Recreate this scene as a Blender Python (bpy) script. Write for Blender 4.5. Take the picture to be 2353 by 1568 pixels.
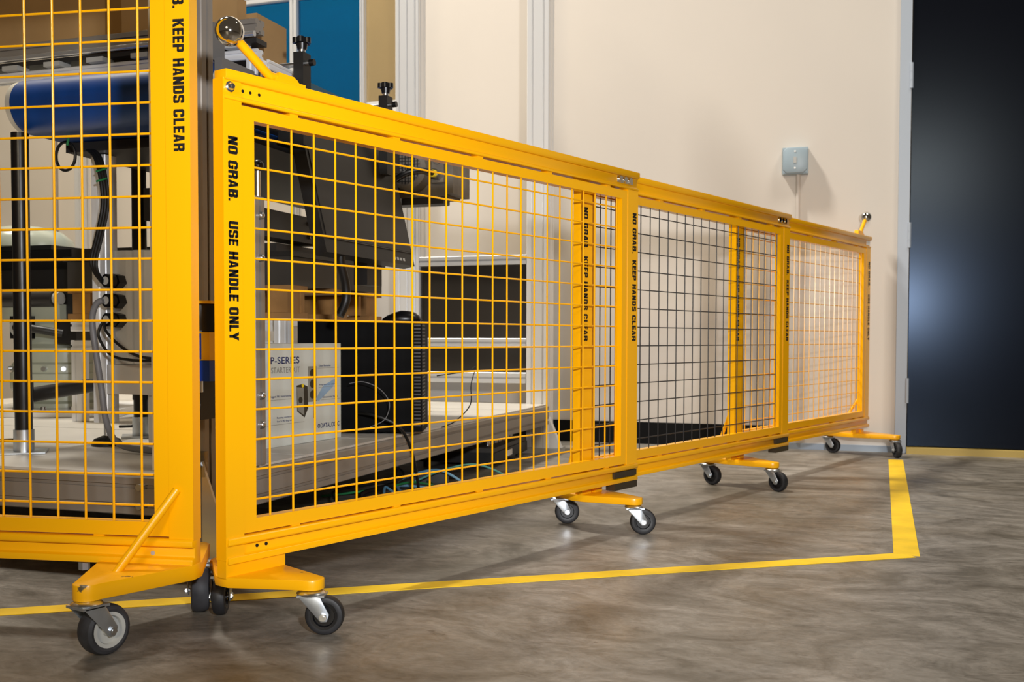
import bpy, bmesh, math, random
from mathutils import Vector, Matrix

for o in list(bpy.data.objects):
    bpy.data.objects.remove(o, do_unlink=True)
scene = bpy.context.scene
col = scene.collection
R = math.radians

# ------------------------------------------------------------------ camera
YAW, PITCH, ROLL, EYE = R(18.5), 0.0341, -0.0022, 0.475
cam_data = bpy.data.cameras.new('camera')
cam_data.sensor_fit = 'HORIZONTAL'
cam_data.sensor_width = 36.0
cam_data.lens = 2359.5 / 2353 * 36.0
cam_data.shift_y = 75.0 / 2353
cam_data.clip_start = 0.05
cam_data.dof.use_dof = True
cam_data.dof.focus_distance = 2.0
cam_data.dof.aperture_fstop = 9.0
camera = bpy.data.objects.new('camera', cam_data)
col.objects.link(camera)
_f = Vector((0, math.cos(PITCH), -math.sin(PITCH)))
_u = Vector((0, math.sin(PITCH), math.cos(PITCH)))
_r = Vector((1, 0, 0))
_r2 = _r * math.cos(ROLL) - _u * math.sin(ROLL)
_u2 = _r * math.sin(ROLL) + _u * math.cos(ROLL)
_m = Matrix((_r2, _u2, -_f)).transposed().to_4x4()
camera.matrix_world = Matrix.Translation((0, 0, EYE)) @ Matrix.Rotation(YAW, 4, 'Z') @ _m
scene.camera = camera

# ------------------------------------------------------------------ world and large lamps
world = bpy.data.worlds.new('world')
scene.world = world
world.use_nodes = True
bg = world.node_tree.nodes['Background']
bg.inputs['Color'].default_value = (1.0, 0.80, 0.58, 1)
bg.inputs['Strength'].default_value = 0.05

def area(name, loc, target, size, size_y, watts, color, spread=180):
    d = bpy.data.lights.new(name, 'AREA')
    d.shape = 'RECTANGLE'
    d.size, d.size_y, d.energy, d.color = size, size_y, watts, color
    d.spread = R(spread)
    o = bpy.data.objects.new(name, d)
    col.objects.link(o)
    o.location = loc
    o.rotation_euler = (Vector(target) - Vector(loc)).to_track_quat('-Z', 'Y').to_euler()
    return o

area('ceiling_lamp_over_cell', (-3.1, 3.0, 6.0), (-0.7, 4.3, 0.3), 0.55, 0.55, 72, (1.0, 0.95, 0.87), 85)
area('added_fill_over_robot', (-4.3, 2.9, 5.0), (-3.6, 4.3, 0.6), 0.6, 0.6, 42, (1.0, 0.88, 0.68), 100)  # added fill light that brightens the wall, robot and platform at this end
area('added_frontal_fill', (0.5, -4.6, 2.5), (-0.6, 2.6, 0.8), 1.2, 0.6, 30, (1.0, 0.84, 0.60), 110)  # added frontal fill so the gate fronts are lit evenly
area('added_fill_by_door', (1.3, 3.0, 4.4), (-0.1, 4.2, 0.2), 0.9, 0.9, 11, (1.0, 0.94, 0.84), 80)  # extra soft fill, added to lift the far leaves, wall and floor
def photo_flash(loc, target, watts):
    d = bpy.data.lights.new('photo_flash', 'SPOT')
    d.energy, d.color = watts, (0.94, 0.96, 1.0)
    d.spot_size, d.spot_blend, d.shadow_soft_size = R(88), 1.0, 0.05
    o = bpy.data.objects.new('photo_flash', d)
    col.objects.link(o)
    o.location = loc
    o.rotation_euler = (Vector(target) - Vector(loc)).to_track_quat('-Z', 'Y').to_euler()
photo_flash((0.34, -0.10, 0.80), (-0.80, 3.0, 0.98), 208)

scene.view_settings.view_transform = 'Standard'
scene.view_settings.look = 'None'
scene.view_settings.exposure = 0.35
scene.view_settings.gamma = 1.0
scene.view_settings.use_curve_mapping = False

# ------------------------------------------------------------------ materials
MATS = {}

def mat(name, color, rough=0.5, metal=0.0, spec=0.5, vary=0.0, vscale=8.0, bump=0.0, bscale=200.0, coat=0.0):
    m = bpy.data.materials.new(name)
    m.use_nodes = True
    nt = m.node_tree
    b = nt.nodes['Principled BSDF']
    b.inputs['Base Color'].default_value = (*color, 1)
    b.inputs['Roughness'].default_value = rough
    b.inputs['Metallic'].default_value = metal
    b.inputs['Specular IOR Level'].default_value = spec
    b.inputs['Coat Weight'].default_value = coat
    if vary or bump:
        tc = nt.nodes.new('ShaderNodeTexCoord')
    if vary:
        n = nt.nodes.new('ShaderNodeTexNoise')
        n.inputs['Scale'].default_value = vscale
        n.inputs['Detail'].default_value = 5
        nt.links.new(tc.outputs['Object'], n.inputs['Vector'])
        r = nt.nodes.new('ShaderNodeValToRGB')
        r.color_ramp.elements[0].position = 0.3
        r.color_ramp.elements[1].position = 0.7
        r.color_ramp.elements[0].color = (*[max(0, c * (1 - vary)) for c in color], 1)
        r.color_ramp.elements[1].color = (*[min(1, c * (1 + vary)) for c in color], 1)
        nt.links.new(n.outputs['Fac'], r.inputs['Fac'])
        nt.links.new(r.outputs['Color'], b.inputs['Base Color'])
    if bump:
        n2 = nt.nodes.new('ShaderNodeTexNoise')
        n2.inputs['Scale'].default_value = bscale
        nt.links.new(tc.outputs['Object'], n2.inputs['Vector'])
        bp = nt.nodes.new('ShaderNodeBump')
        bp.inputs['Strength'].default_value = bump
        bp.inputs['Distance'].default_value = 0.001
        nt.links.new(n2.outputs['Fac'], bp.inputs['Height'])
        nt.links.new(bp.outputs['Normal'], b.inputs['Normal'])
    MATS[name] = m
    return m

def glassy(name, tint, gloss=0.1, rough=0.05):
    m = bpy.data.materials.new(name)
    m.use_nodes = True
    nt = m.node_tree
    nt.nodes.remove(nt.nodes['Principled BSDF'])
    t = nt.nodes.new('ShaderNodeBsdfTransparent')
    t.inputs['Color'].default_value = (*tint, 1)
    g = nt.nodes.new('ShaderNodeBsdfGlossy')
    g.inputs['Roughness'].default_value = rough
    g.inputs['Color'].default_value = (1, 1, 1, 1)
    mx = nt.nodes.new('ShaderNodeMixShader')
    mx.inputs['Fac'].default_value = gloss
    nt.links.new(t.outputs[0], mx.inputs[1])
    nt.links.new(g.outputs[0], mx.inputs[2])
    nt.links.new(mx.outputs[0], nt.nodes['Material Output'].inputs['Surface'])
    MATS[name] = m
    return m

YC = (0.94, 0.445, 0.001)
mat('yellow', YC, 0.25, 0, 0.5, bump=0.04, bscale=260)
mat('yellow_worn', YC, 0.32, 0, 0.5)
def add_chips(m, scale, thr, chip):
    nt = m.node_tree
    b = nt.nodes['Principled BSDF']
    tc = nt.nodes.new('ShaderNodeTexCoord')
    n = nt.nodes.new('ShaderNodeTexNoise')
    n.inputs['Scale'].default_value = scale
    n.inputs['Detail'].default_value = 6
    n.inputs['Roughness'].default_value = 0.65
    nt.links.new(tc.outputs['Object'], n.inputs['Vector'])
    r = nt.nodes.new('ShaderNodeValToRGB')
    r.color_ramp.elements[0].position = thr
    r.color_ramp.elements[1].position = thr + 0.02
    r.color_ramp.elements[0].color = b.inputs['Base Color'].default_value[:]
    r.color_ramp.elements[1].color = (*chip, 1)
    nt.links.new(n.outputs['Fac'], r.inputs['Fac'])
    nt.links.new(r.outputs['Color'], b.inputs['Base Color'])
add_chips(MATS['yellow_worn'], 30, 0.655, (0.10, 0.07, 0.03))
mat('wire_yellow', YC, 0.22, 0, 0.6)
mat('wire_black', (0.012, 0.012, 0.014), 0.35, 0, 0.5)
mat('tape', (0.86, 0.56, 0.015), 0.5, 0, 0.4, vary=0.16, vscale=9)
mat('ink', (0.008, 0.007, 0.006), 0.45)
mat('chrome', (0.78, 0.76, 0.72), 0.07, 1.0)
mat('steel', (0.66, 0.68, 0.70), 0.28, 1.0)
mat('zinc', (0.56, 0.60, 0.64), 0.34, 0.9, vary=0.12, vscale=30)
mat('aluminium', (0.82, 0.82, 0.82), 0.36, 0.30)
mat('aluminium_mid', (0.56, 0.56, 0.56), 0.36, 0.3)
mat('aluminium_dull', (0.30, 0.27, 0.235), 0.36, 0.35)
mat('aluminium_bright', (0.80, 0.80, 0.80), 0.25, 0.8)
mat('white_paint', (0.80, 0.79, 0.76), 0.4)
mat('rubber', (0.012, 0.012, 0.014), 0.55, vary=0.5, vscale=40)
mat('rubber_grey', (0.032, 0.032, 0.036), 0.6, vary=0.4, vscale=35)
mat('plastic_black', (0.0045, 0.0045, 0.0055), 0.32)
mat('plastic_matt', (0.008, 0.0075, 0.0075), 0.5)
mat('case_black', (0.0012, 0.0012, 0.0015), 0.55, 0, 0.08)
mat('plastic_grey', (0.42, 0.42, 0.40), 0.45)
mat('hub_grey', (0.50, 0.50, 0.47), 0.45)
mat('runner_plastic', (0.035, 0.024, 0.012), 0.5)
mat('cardboard', (0.40, 0.24, 0.095), 0.85, vary=0.14, vscale=5, bump=0.1, bscale=80)
mat('cardboard_tape', (0.27, 0.14, 0.035), 0.35)
mat('paper', (0.80, 0.80, 0.78), 0.6)
mat('belt_blue', (0.004, 0.050, 0.23), 0.42, vary=0.1, vscale=10)
mat('mid_grey', (0.17, 0.165, 0.16), 0.4, 0.2)
mat('strip_teal', (0.012, 0.075, 0.12), 0.4)
mat('cream', (0.62, 0.58, 0.47), 0.45)
mat('robot_cream', (0.42, 0.45, 0.37), 0.25, 0, 0.6, vary=0.04)
mat('cast_grey', (0.16, 0.14, 0.115), 0.55, vary=0.2, vscale=20)
mat('dark_steel', (0.028, 0.026, 0.025), 0.45, 0.2)
mat('sheet_grey', (0.050, 0.044, 0.038), 0.5, 0.1)
mat('screen', (0.020, 0.017, 0.0145), 0.42, 0, 0.3)
mat('cabinet_grey', (0.62, 0.64, 0.66), 0.35, vary=0.03)
mat('scanner_blue', (0.006, 0.045, 0.36), 0.35)
mat('scanner_yellow', (0.93, 0.50, 0.01), 0.35)
mat('lcd', (0.030, 0.026, 0.020), 0.12)
mat('wood', (0.30, 0.155, 0.05), 0.7, vary=0.35, vscale=7)
mat('carton_white', (0.62, 0.65, 0.60), 0.4, vary=0.03)
mat('print_navy', (0.02, 0.03, 0.13), 0.5)
mat('print_grey', (0.25, 0.25, 0.22), 0.5)
mat('print_dark', (0.03, 0.03, 0.025), 0.4)
mat('print_sky', (0.30, 0.44, 0.60), 0.5)
mat('door_black', (0.0030, 0.0032, 0.0055), 0.22, 0, 0.20)
MATS['door_black'].node_tree.nodes['Principled BSDF'].inputs['Specular Tint'].default_value = (0.50, 0.68, 1.0, 1)
mat('door_frame_paint', (0.40, 0.45, 0.52), 0.45)
mat('junction_plastic', (0.31, 0.39, 0.44), 0.4)
mat('conduit_paint', (0.58, 0.52, 0.46), 0.5)
mat('baseboard_black', (0.003, 0.003, 0.003), 0.6, 0, 0.15)
mat('lit_gap_tan', (0.46, 0.33, 0.09), 0.6)  # tan of the lit floor and yellow line under the door
mat('skirting_blue', (0.30, 0.36, 0.44), 0.5)
mat('board', (0.56, 0.53, 0.48), 0.42, vary=0.06)
mat('panel_dark', (0.026, 0.022, 0.018), 0.3)
mat('cable_black', (0.004, 0.004, 0.004), 0.45)
mat('cable_grey', (0.16, 0.16, 0.17), 0.5)
mat('cable_blue', (0.16, 0.36, 0.52), 0.45)
mat('cable_green', (0.015, 0.20, 0.06), 0.45)
mat('cable_teal', (0.10, 0.36, 0.32), 0.45)
mat('gland_yellow', (0.85, 0.62, 0.01), 0.4)
glassy('acrylic_blue', (0.018, 0.40, 0.66), 0.09, 0.04)
glassy('acrylic_clear', (0.80, 0.72, 0.55), 0.10, 0.06)
glassy('bracket_clear', (0.75, 0.78, 0.8), 0.15, 0.1)

def wall_material():
    m = mat('wall_paint', (0.64, 0.585, 0.52), 0.62, 0, 0.35, vary=0.025, vscale=1.3, bump=0.05, bscale=120)
    return m
wall_material()

def floor_material():
    m = bpy.data.materials.new('polished_concrete')
    m.use_nodes = True
    nt = m.node_tree
    b = nt.nodes['Principled BSDF']
    tc = nt.nodes.new('ShaderNodeTexCoord')
    def noise(scale, detail, rough, dist, sc=(1, 1, 1), rot=0.0):
        mp = nt.nodes.new('ShaderNodeMapping')
        mp.inputs['Scale'].default_value = sc
        mp.inputs['Rotation'].default_value = (0, 0, rot)
        nt.links.new(tc.outputs['Object'], mp.inputs['Vector'])
        n = nt.nodes.new('ShaderNodeTexNoise')
        n.inputs['Scale'].default_value = scale
        n.inputs['Detail'].default_value = detail
        n.inputs['Roughness'].default_value = rough
        n.inputs['Distortion'].default_value = dist
        nt.links.new(mp.outputs[0], n.inputs['Vector'])
        return n.outputs['Fac']
    def ramp(src, p0, c0, p1, c1):
        r = nt.nodes.new('ShaderNodeValToRGB')
        r.color_ramp.elements[0].position, r.color_ramp.elements[1].position = p0, p1
        r.color_ramp.elements[0].color, r.color_ramp.elements[1].color = (*c0, 1), (*c1, 1)
        nt.links.new(src, r.inputs['Fac'])
        return r.outputs['Color']
    def mix(kind, fac, a, c):
        x = nt.nodes.new('ShaderNodeMix')
        x.data_type = 'RGBA'
        x.blend_type = kind
        x.inputs['Factor'].default_value = fac
        nt.links.new(a, x.inputs[6])
        nt.links.new(c, x.inputs[7])
        return x.outputs[2]
    base = ramp(noise(0.9, 7, 0.6, 1.2), 0.34, (0.138, 0.120, 0.092), 0.66, (0.262, 0.244, 0.218))
    cloud = ramp(noise(3.2, 12, 0.66, 2.8, (1.0, 1.5, 1.0), 0.5), 0.36, (0.58, 0.56, 0.52), 0.64, (1.32, 1.32, 1.34))
    fine = ramp(noise(15, 12, 0.78, 2.2, (1.0, 1.9, 1.0), -0.35), 0.36, (0.62, 0.60, 0.57), 0.62, (1.22, 1.22, 1.23))
    c = mix('MULTIPLY', 0.9, base, cloud)
    c = mix('MULTIPLY', 0.75, c, fine)
    marks = ramp(noise(6, 12, 0.74, 4.0, (1.0, 2.4, 1.0), 0.9), 0.60, (1, 1, 1), 0.66, (0.50, 0.48, 0.46))
    c = mix('MULTIPLY', 0.75, c, marks)
    scuff = ramp(noise(11, 10, 0.7, 5.0, (1.0, 3.0, 1.0), -0.8), 0.62, (1, 1, 1), 0.68, (1.5, 1.5, 1.52))
    c = mix('MULTIPLY', 0.55, c, scuff)
    nt.links.new(c, b.inputs['Base Color'])
    rr = ramp(noise(4, 8, 0.7, 1.5), 0.3, (0.30, 0.30, 0.30), 0.7, (0.52, 0.52, 0.52))
    nt.links.new(rr, b.inputs['Roughness'])
    b.inputs['Specular IOR Level'].default_value = 0.45
    bp = nt.nodes.new('ShaderNodeBump')
    bp.inputs['Strength'].default_value = 0.06
    bp.inputs['Distance'].default_value = 0.002
    nt.links.new(noise(40, 6, 0.6, 0.5), bp.inputs['Height'])
    nt.links.new(bp.outputs['Normal'], b.inputs['Normal'])
    MATS['concrete'] = m
floor_material()

# ------------------------------------------------------------------ mesh helpers
class MB:
    def __init__(self):
        self.bm = bmesh.new()
    def box(self, x0, x1, y0, y1, z0, z1, M=None):
        vs = [Vector((x, y, z)) for x in (x0, x1) for y in (y0, y1) for z in (z0, z1)]
        if M: vs = [M @ v for v in vs]
        v = [self.bm.verts.new(p) for p in vs]
        for f in ((0, 1, 3, 2), (4, 6, 7, 5), (0, 4, 5, 1), (2, 3, 7, 6), (0, 2, 6, 4), (1, 5, 7, 3)):
            self.bm.faces.new([v[i] for i in f])
        return self
    def prism(self, poly, O, X, Y, L):
        O, X, Y, L = Vector(O), Vector(X), Vector(Y), Vector(L)
        a = [self.bm.verts.new(O + X * p[0] + Y * p[1]) for p in poly]
        b = [self.bm.verts.new(O + X * p[0] + Y * p[1] + L) for p in poly]
        n = len(poly)
        fs = [self.bm.faces.new(a), self.bm.faces.new(b[::-1])]
        for i in range(n):
            fs.append(self.bm.faces.new((a[i], b[i], b[(i + 1) % n], a[(i + 1) % n])))
        bmesh.ops.recalc_face_normals(self.bm, faces=fs)
        return self
    def cyl(self, p0, p1, r, seg=16, r2=None):
        p0, p1 = Vector(p0), Vector(p1)
        d = (p1 - p0).normalized()
        x = d.orthogonal().normalized()
        y = d.cross(x)
        r2 = r if r2 is None else r2
        a = [self.bm.verts.new(p0 + (x * math.cos(t) + y * math.sin(t)) * r) for t in [2 * math.pi * i / seg for i in range(seg)]]
        b = [self.bm.verts.new(p1 + (x * math.cos(t) + y * math.sin(t)) * r2) for t in [2 * math.pi * i / seg for i in range(seg)]]
        fs = [self.bm.faces.new(a[::-1]), self.bm.faces.new(b)]
        for i in range(seg):
            fs.append(self.bm.faces.new((a[i], a[(i + 1) % seg], b[(i + 1) % seg], b[i])))
        return self
    def lathe(self, prof, O=(0, 0, 0), axis=(0, 1, 0), seg=28, closed=False):
        O, d = Vector(O), Vector(axis).normalized()
        x = d.orthogonal().normalized()
        y = d.cross(x)
        rings = []
        for r, h in prof:
            if r < 1e-6:
                rings.append([self.bm.verts.new(O + d * h)])
            else:
                rings.append([self.bm.verts.new(O + d * h + (x * math.cos(2 * math.pi * i / seg) + y * math.sin(2 * math.pi * i / seg)) * r) for i in range(seg)])
        fs = []
        pairs = list(zip(rings, rings[1:]))
        if closed: pairs.append((rings[-1], rings[0]))
        for A, B in pairs:
            for i in range(seg):
                j = (i + 1) % seg
                if len(A) == 1 and len(B) == 1: continue
                if len(A) == 1: fs.append(self.bm.faces.new((A[0], B[j], B[i])))
                elif len(B) == 1: fs.append(self.bm.faces.new((A[i], A[j], B[0])))
                else: fs.append(self.bm.faces.new((A[i], A[j], B[j], B[i])))
        bmesh.ops.recalc_face_normals(self.bm, faces=fs)
        return self
    def tube(self, pts, r, seg=8, smooth=6):
        P = [Vector(p) for p in pts]
        if smooth and len(P) > 2:
            Q = []
            for i in range(len(P) - 1):
                a, b, c, d = P[max(i - 1, 0)], P[i], P[i + 1], P[min(i + 2, len(P) - 1)]
                for k in range(smooth):
                    t = k / smooth
                    Q.append(0.5 * ((2 * b) + (c - a) * t + (2 * a - 5 * b + 4 * c - d) * t * t + (3 * b - a - 3 * c + d) * t ** 3))
            Q.append(P[-1])
            P = Q
        rings = []
        x = None
        for i, p in enumerate(P):
            d = (P[min(i + 1, len(P) - 1)] - P[max(i - 1, 0)]).normalized()
            if x is None: x = d.orthogonal().normalized()
            x = (x - d * x.dot(d)).normalized()
            y = d.cross(x)
            rings.append([self.bm.verts.new(p + (x * math.cos(2 * math.pi * k / seg) + y * math.sin(2 * math.pi * k / seg)) * r) for k in range(seg)])
        for A, B in zip(rings, rings[1:]):
            for k in range(seg):
                self.bm.faces.new((A[k], A[(k + 1) % seg], B[(k + 1) % seg], B[k]))
        self.bm.faces.new(rings[0][::-1])
        self.bm.faces.new(rings[-1])
        return self
    def sphere(self, c, r, u=32, v=20):
        bmesh.ops.create_uvsphere(self.bm, u_segments=u, v_segments=v, radius=r, matrix=Matrix.Translation(c))
        return self
    def bevel(self, w, seg=2):
        es = [e for e in self.bm.edges if len(e.link_faces) == 2 and e.calc_face_angle(0) > 0.6]
        bmesh.ops.bevel(self.bm, geom=es, offset=w, segments=seg, profile=0.5, affect='EDGES')
        return self
    def mesh(self, name, smooth=False):
        me = bpy.data.meshes.new(name)
        self.bm.to_mesh(me)
        self.bm.free()
        if smooth:
            for p in me.polygons: p.use_smooth = True
            me.set_sharp_from_angle(angle=R(38))
        return me
    def build(self, name, material, parent=None, smooth=False, **tags):
        return put(name, self.mesh(name, smooth), material, parent, **tags)

def put(name, me, material, parent=None, loc=None, rotz=None, **tags):
    if not me.materials: me.materials.append(MATS[material])
    o = bpy.data.objects.new(name, me)
    col.objects.link(o)
    o.parent = parent
    if loc is not None: o.location = loc
    if rotz is not None: o.rotation_euler = (0, 0, rotz)
    for k, v in tags.items(): o[k] = v
    return o

def thing(name, label, cat, loc=(0, 0, 0), rotz=0.0, group=None):
    o = bpy.data.objects.new(name, None)
    o.empty_display_size = 0.05
    col.objects.link(o)
    o.location = loc
    o.rotation_euler = (0, 0, rotz)
    o['label'], o['category'] = label, cat
    if group: o['group'] = group
    return o

def tag(o, label, cat, group=None):
    o['label'], o['category'] = label, cat
    if group: o['group'] = group
    return o

def slot_outline(w, h, nx, ny, sw=0.008, sd=0.006):
    """outline of an extruded profile with nx slots along its width and ny along its height"""
    def side(length, n):
        pts = []
        for k in range(n):
            c = length * (k + 0.5) / n
            pts += [(c - sw / 2, 0), (c - sw / 2, sd), (c + sw / 2, sd), (c + sw / 2, 0)]
        return pts
    q = 0.0022
    out = [(-w / 2, -h / 2 + q), (-w / 2 + q, -h / 2)] + [(-w / 2 + a, -h / 2 + d) for a, d in side(w, nx)]
    out += [(w / 2 - q, -h / 2), (w / 2, -h / 2 + q)] + [(w / 2 - d, -h / 2 + a) for a, d in side(h, ny)]
    out += [(w / 2, h / 2 - q), (w / 2 - q, h / 2)] + [(w / 2 - a, h / 2 - d) for a, d in side(w, nx)]
    out += [(-w / 2 + q, h / 2), (-w / 2, h / 2 - q)] + [(-w / 2 + d, h / 2 - a) for a, d in side(h, ny)]
    return out

def profile(x0, x1, y0, y1, z0, z1, axis, nx=1, ny=1):
    """slotted aluminium extrusion filling a box, running along axis"""
    mb = MB()
    if axis == 'z':
        mb.prism(slot_outline(x1 - x0, y1 - y0, nx, ny), ((x0 + x1) / 2, (y0 + y1) / 2, z0), (1, 0, 0), (0, 1, 0), (0, 0, z1 - z0))
    elif axis == 'y':
        mb.prism(slot_outline(x1 - x0, z1 - z0, nx, ny), ((x0 + x1) / 2, y0, (z0 + z1) / 2), (1, 0, 0), (0, 0, 1), (0, y1 - y0, 0))
    else:
        mb.prism(slot_outline(y1 - y0, z1 - z0, nx, ny), (x0, (y0 + y1) / 2, (z0 + z1) / 2), (0, 1, 0), (0, 0, 1), (x1 - x0, 0, 0))
    return mb

def text_mesh(name, body, length, height, bold=0.02, depth=0.0004):
    cu = bpy.data.curves.new(name, 'FONT')
    cu.body = body
    cu.offset = bold
    cu.space_character = 1.06
    o = bpy.data.objects.new(name, cu)
    col.objects.link(o)
    dg = bpy.context.evaluated_depsgraph_get()
    me = bpy.data.meshes.new_from_object(o.evaluated_get(dg))
    bpy.data.objects.remove(o)
    xs = [v.co.x for v in me.vertices]
    ys = [v.co.y for v in me.vertices]
    sx, sy = length / (max(xs) - min(xs)), height / (max(ys) - min(ys))
    x0, y0 = min(xs), min(ys)
    for v in me.vertices:
        v.co = ((v.co.x - x0) * sx, (v.co.y - y0) * sy, 0)
    bm = bmesh.new()
    bm.from_mesh(me)
    r = bmesh.ops.extrude_face_region(bm, geom=bm.faces[:])
    bmesh.ops.translate(bm, verts=[v for v in r['geom'] if isinstance(v, bmesh.types.BMVert)], vec=(0, 0, depth))
    bm.to_mesh(me)
    bm.free()
    return me

def block_text(name, body, length, height, depth=0.0004):
    """heavy condensed capitals built from polygons"""
    W, T, B_ = 0.60, 0.225, 0.19
    def oct_(w, c, x0=0.0, y0=0.0, y1=1.0):
        return [(x0 + c, y0), (x0 + w - c, y0), (x0 + w, y0 + c), (x0 + w, y1 - c), (x0 + w - c, y1), (x0 + c, y1), (x0, y1 - c), (x0, y0 + c)]
    def ring(skip=(), c=(0.12,) * 4, y0=0.0, y1=1.0):
        o = [(c[0], y0), (W - c[1], y0), (W, y0 + c[1]), (W, y1 - c[2]), (W - c[2], y1), (c[3], y1), (0, y1 - c[3]), (0, y0 + c[0])]
        i = oct_(W - 2 * T, 0.03, T, y0 + B_, y1 - B_)
        return [[o[k], o[(k + 1) % 8], i[(k + 1) % 8], i[k]] for k in range(8) if k not in skip]
    def rect(a, b, c, d): return [(a, c), (b, c), (b, d), (a, d)]
    st = rect(0, T, 0, 1)
    g = {
        'O': ring(), 'D': ring(c=(0.0, 0.13, 0.13, 0.0)),
        'C': ring(skip=(2,)) + [rect(W - T, W, 0.12, 0.36), rect(W - T, W, 0.64, 0.88)],
        'G': ring(skip=(2,)) + [rect(W - T, W, 0.05, 0.50), rect(0.33, W, 0.40, 0.54), rect(W - T, W, 0.66, 0.88)],
        'U': [rect(0, T, 0.12, 1), rect(W - T, W, 0.12, 1), [(0, 0.12), (0.12, 0), (W - 0.12, 0), (W, 0.12), (W, 0.2), (0, 0.2)]],
        'N': [st, rect(W - T, W, 0, 1), [(0.0, 1), (T, 1), (W, 0), (W - T, 0)]],
        'H': [st, rect(W - T, W, 0, 1), rect(0, W, 0.41, 0.60)],
        'E': [rect(0, T, 0, 1), rect(0, W * 0.86, 0, B_), rect(0, W * 0.80, 0.41, 0.59), rect(0, W * 0.86, 1 - B_, 1)],
        'L': [st, rect(0, W * 0.84, 0, B_)],
        'K': [st, [(T * 0.9, 0.42), (T * 0.9, 0.62), (W - T, 1), (W + 0.02, 1)], [(T * 0.9, 0.60), (T * 1.7, 0.66), (W + 0.04, 0), (W - T + 0.02, 0)]],
        'P': [st, rect(T, W - 0.1, 1 - B_, 1), rect(T, W - 0.1, 0.37, 0.37 + B_), [(W - T, 0.40), (W - 0.1, 0.37), (W, 0.47), (W, 0.9), (W - 0.1, 1), (W - T, 0.97)]],
        'R': [st, rect(T, W - 0.1, 1 - B_, 1), rect(T, W - 0.1, 0.40, 0.40 + B_), [(W - T, 0.44), (W - 0.06, 0.48), (W, 0.55), (W, 0.9), (W - 0.1, 1), (W - T, 0.97)], rect(W - T, W, 0, 0.44), ],
        'B': [st, rect(T, W - 0.1, 1 - B_, 1), rect(T, W - 0.1, 0.42, 0.59), rect(T, W - 0.1, 0, B_), [(W - T, 0.53), (W - 0.05, 0.50), (W, 0.60), (W, 0.9), (W - 0.1, 1), (W - T, 0.97)], [(W - T, 0.03), (W - 0.1, 0), (W, 0.1), (W, 0.42), (W - 0.05, 0.51), (W - T, 0.48)]],
        'A': [[(0, 0), (T * 0.92, 0), (W / 2 + 0.02, 0.86), (W / 2 + 0.12, 1), (W / 2 - 0.12, 1)], [(W, 0), (W - T * 0.92, 0), (W / 2 - 0.02, 0.86), (W / 2 - 0.12, 1), (W / 2 + 0.12, 1)], rect(0.14, W - 0.14, 0.18, 0.34)],
        'S': [[(0, 0.1), (0.1, 0), (W - 0.1, 0), (W, 0.1), (W, B_), (0, B_)], rect(0, T, 0.1, 0.33), rect(W - T, W, 0.1, 0.46), [(0, 0.60), (0.06, 0.50), (W - 0.05, 0.38), (W, 0.46), (W - 0.06, 0.53), (0.08, 0.66)], rect(0, T, 0.56, 0.9), rect(W - T, W, 0.68, 0.9), [(0, 0.9), (0.1, 1), (W - 0.1, 1), (W, 0.9), (W, 1 - B_), (0, 1 - B_)]],
        'Y': [[(-0.03, 1), (T, 1), (W / 2 + 0.10, 0.36), (W / 2 - 0.11, 0.36)], [(W + 0.03, 1), (W - T, 1), (W / 2 - 0.10, 0.36), (W / 2 + 0.11, 0.36)], rect(W / 2 - T / 2, W / 2 + T / 2, 0, 0.42)],
        '.': [rect(0, 0.18, 0, 0.18)],
    }
    adv = {'E': W * 0.86, 'L': W * 0.84, '.': 0.18, ' ': 0.30}
    x, parts = 0.0, []
    for ch in body:
        for poly in g.get(ch, []):
            parts.append([(x + p[0], p[1]) for p in poly])
        x += adv.get(ch, W) + 0.085
    x -= 0.085
    mb = MB()
    for k, poly in enumerate(parts):
        mb.prism([(px / x * length, py * height) for px, py in poly], (0, 0, 0), (1, 0, 0), (0, 1, 0), (0, 0, depth))
    return mb.mesh(name)

# ------------------------------------------------------------------ the setting
def structure(mb, name, material, parent=None, smooth=False):
    return mb.build(name, material, parent, smooth, kind='structure')

WALL = 4.60
structure(MB().box(-9, 7, -7, 7, -0.1, 0), 'floor', 'concrete')
DX0, DX1, DTOP = 0.160, 1.235, 2.50
w = MB()
w.box(-9, DX0, WALL, WALL + 0.12, 0, 4.4)
w.box(DX1, 7, WALL, WALL + 0.12, 0, 4.4)
w.box(DX0, DX1, WALL, WALL + 0.12, DTOP, 4.4)
structure(w, 'wall_back', 'wall_paint')
structure(MB().box(-4.9, -0.34, WALL - 0.012, WALL, 0, 0.098), 'baseboard_back', 'baseboard_black')
structure(MB().box(-0.34, DX0 - 0.001, WALL - 0.010, WALL, 0, 0.026).bevel(0.002), 'trim_2', 'skirting_blue')
fr = MB()
fr.box(DX0, DX0 + 0.044, WALL - 0.020, WALL + 0.12, 0, DTOP)
fr.box(DX1 - 0.044, DX1, WALL - 0.020, WALL + 0.12, 0, DTOP)
fr.box(DX0 + 0.044, DX1 - 0.044, WALL - 0.020, WALL + 0.12, DTOP - 0.05, DTOP)
structure(fr.bevel(0.003), 'trim_1', 'door_frame_paint')
door = structure(MB().box(DX0 + 0.048, DX1 - 0.048, WALL - 0.012, WALL + 0.033, 0.030, DTOP - 0.054).bevel(0.002), 'door_1', 'door_black')
for hz in (0.262, 0.908, 1.565, 2.215):
    h = MB().cyl((DX0 + 0.045, WALL - 0.021, hz - 0.052), (DX0 + 0.045, WALL - 0.021, hz + 0.052), 0.007, 12)
    for k in (-0.018, 0.018):
        h.cyl((DX0 + 0.045, WALL - 0.021, hz + k - 0.0012), (DX0 + 0.045, WALL - 0.021, hz + k + 0.0012), 0.0076, 12)
    h.build('hinge', 'door_frame_paint', door, True)
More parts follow.
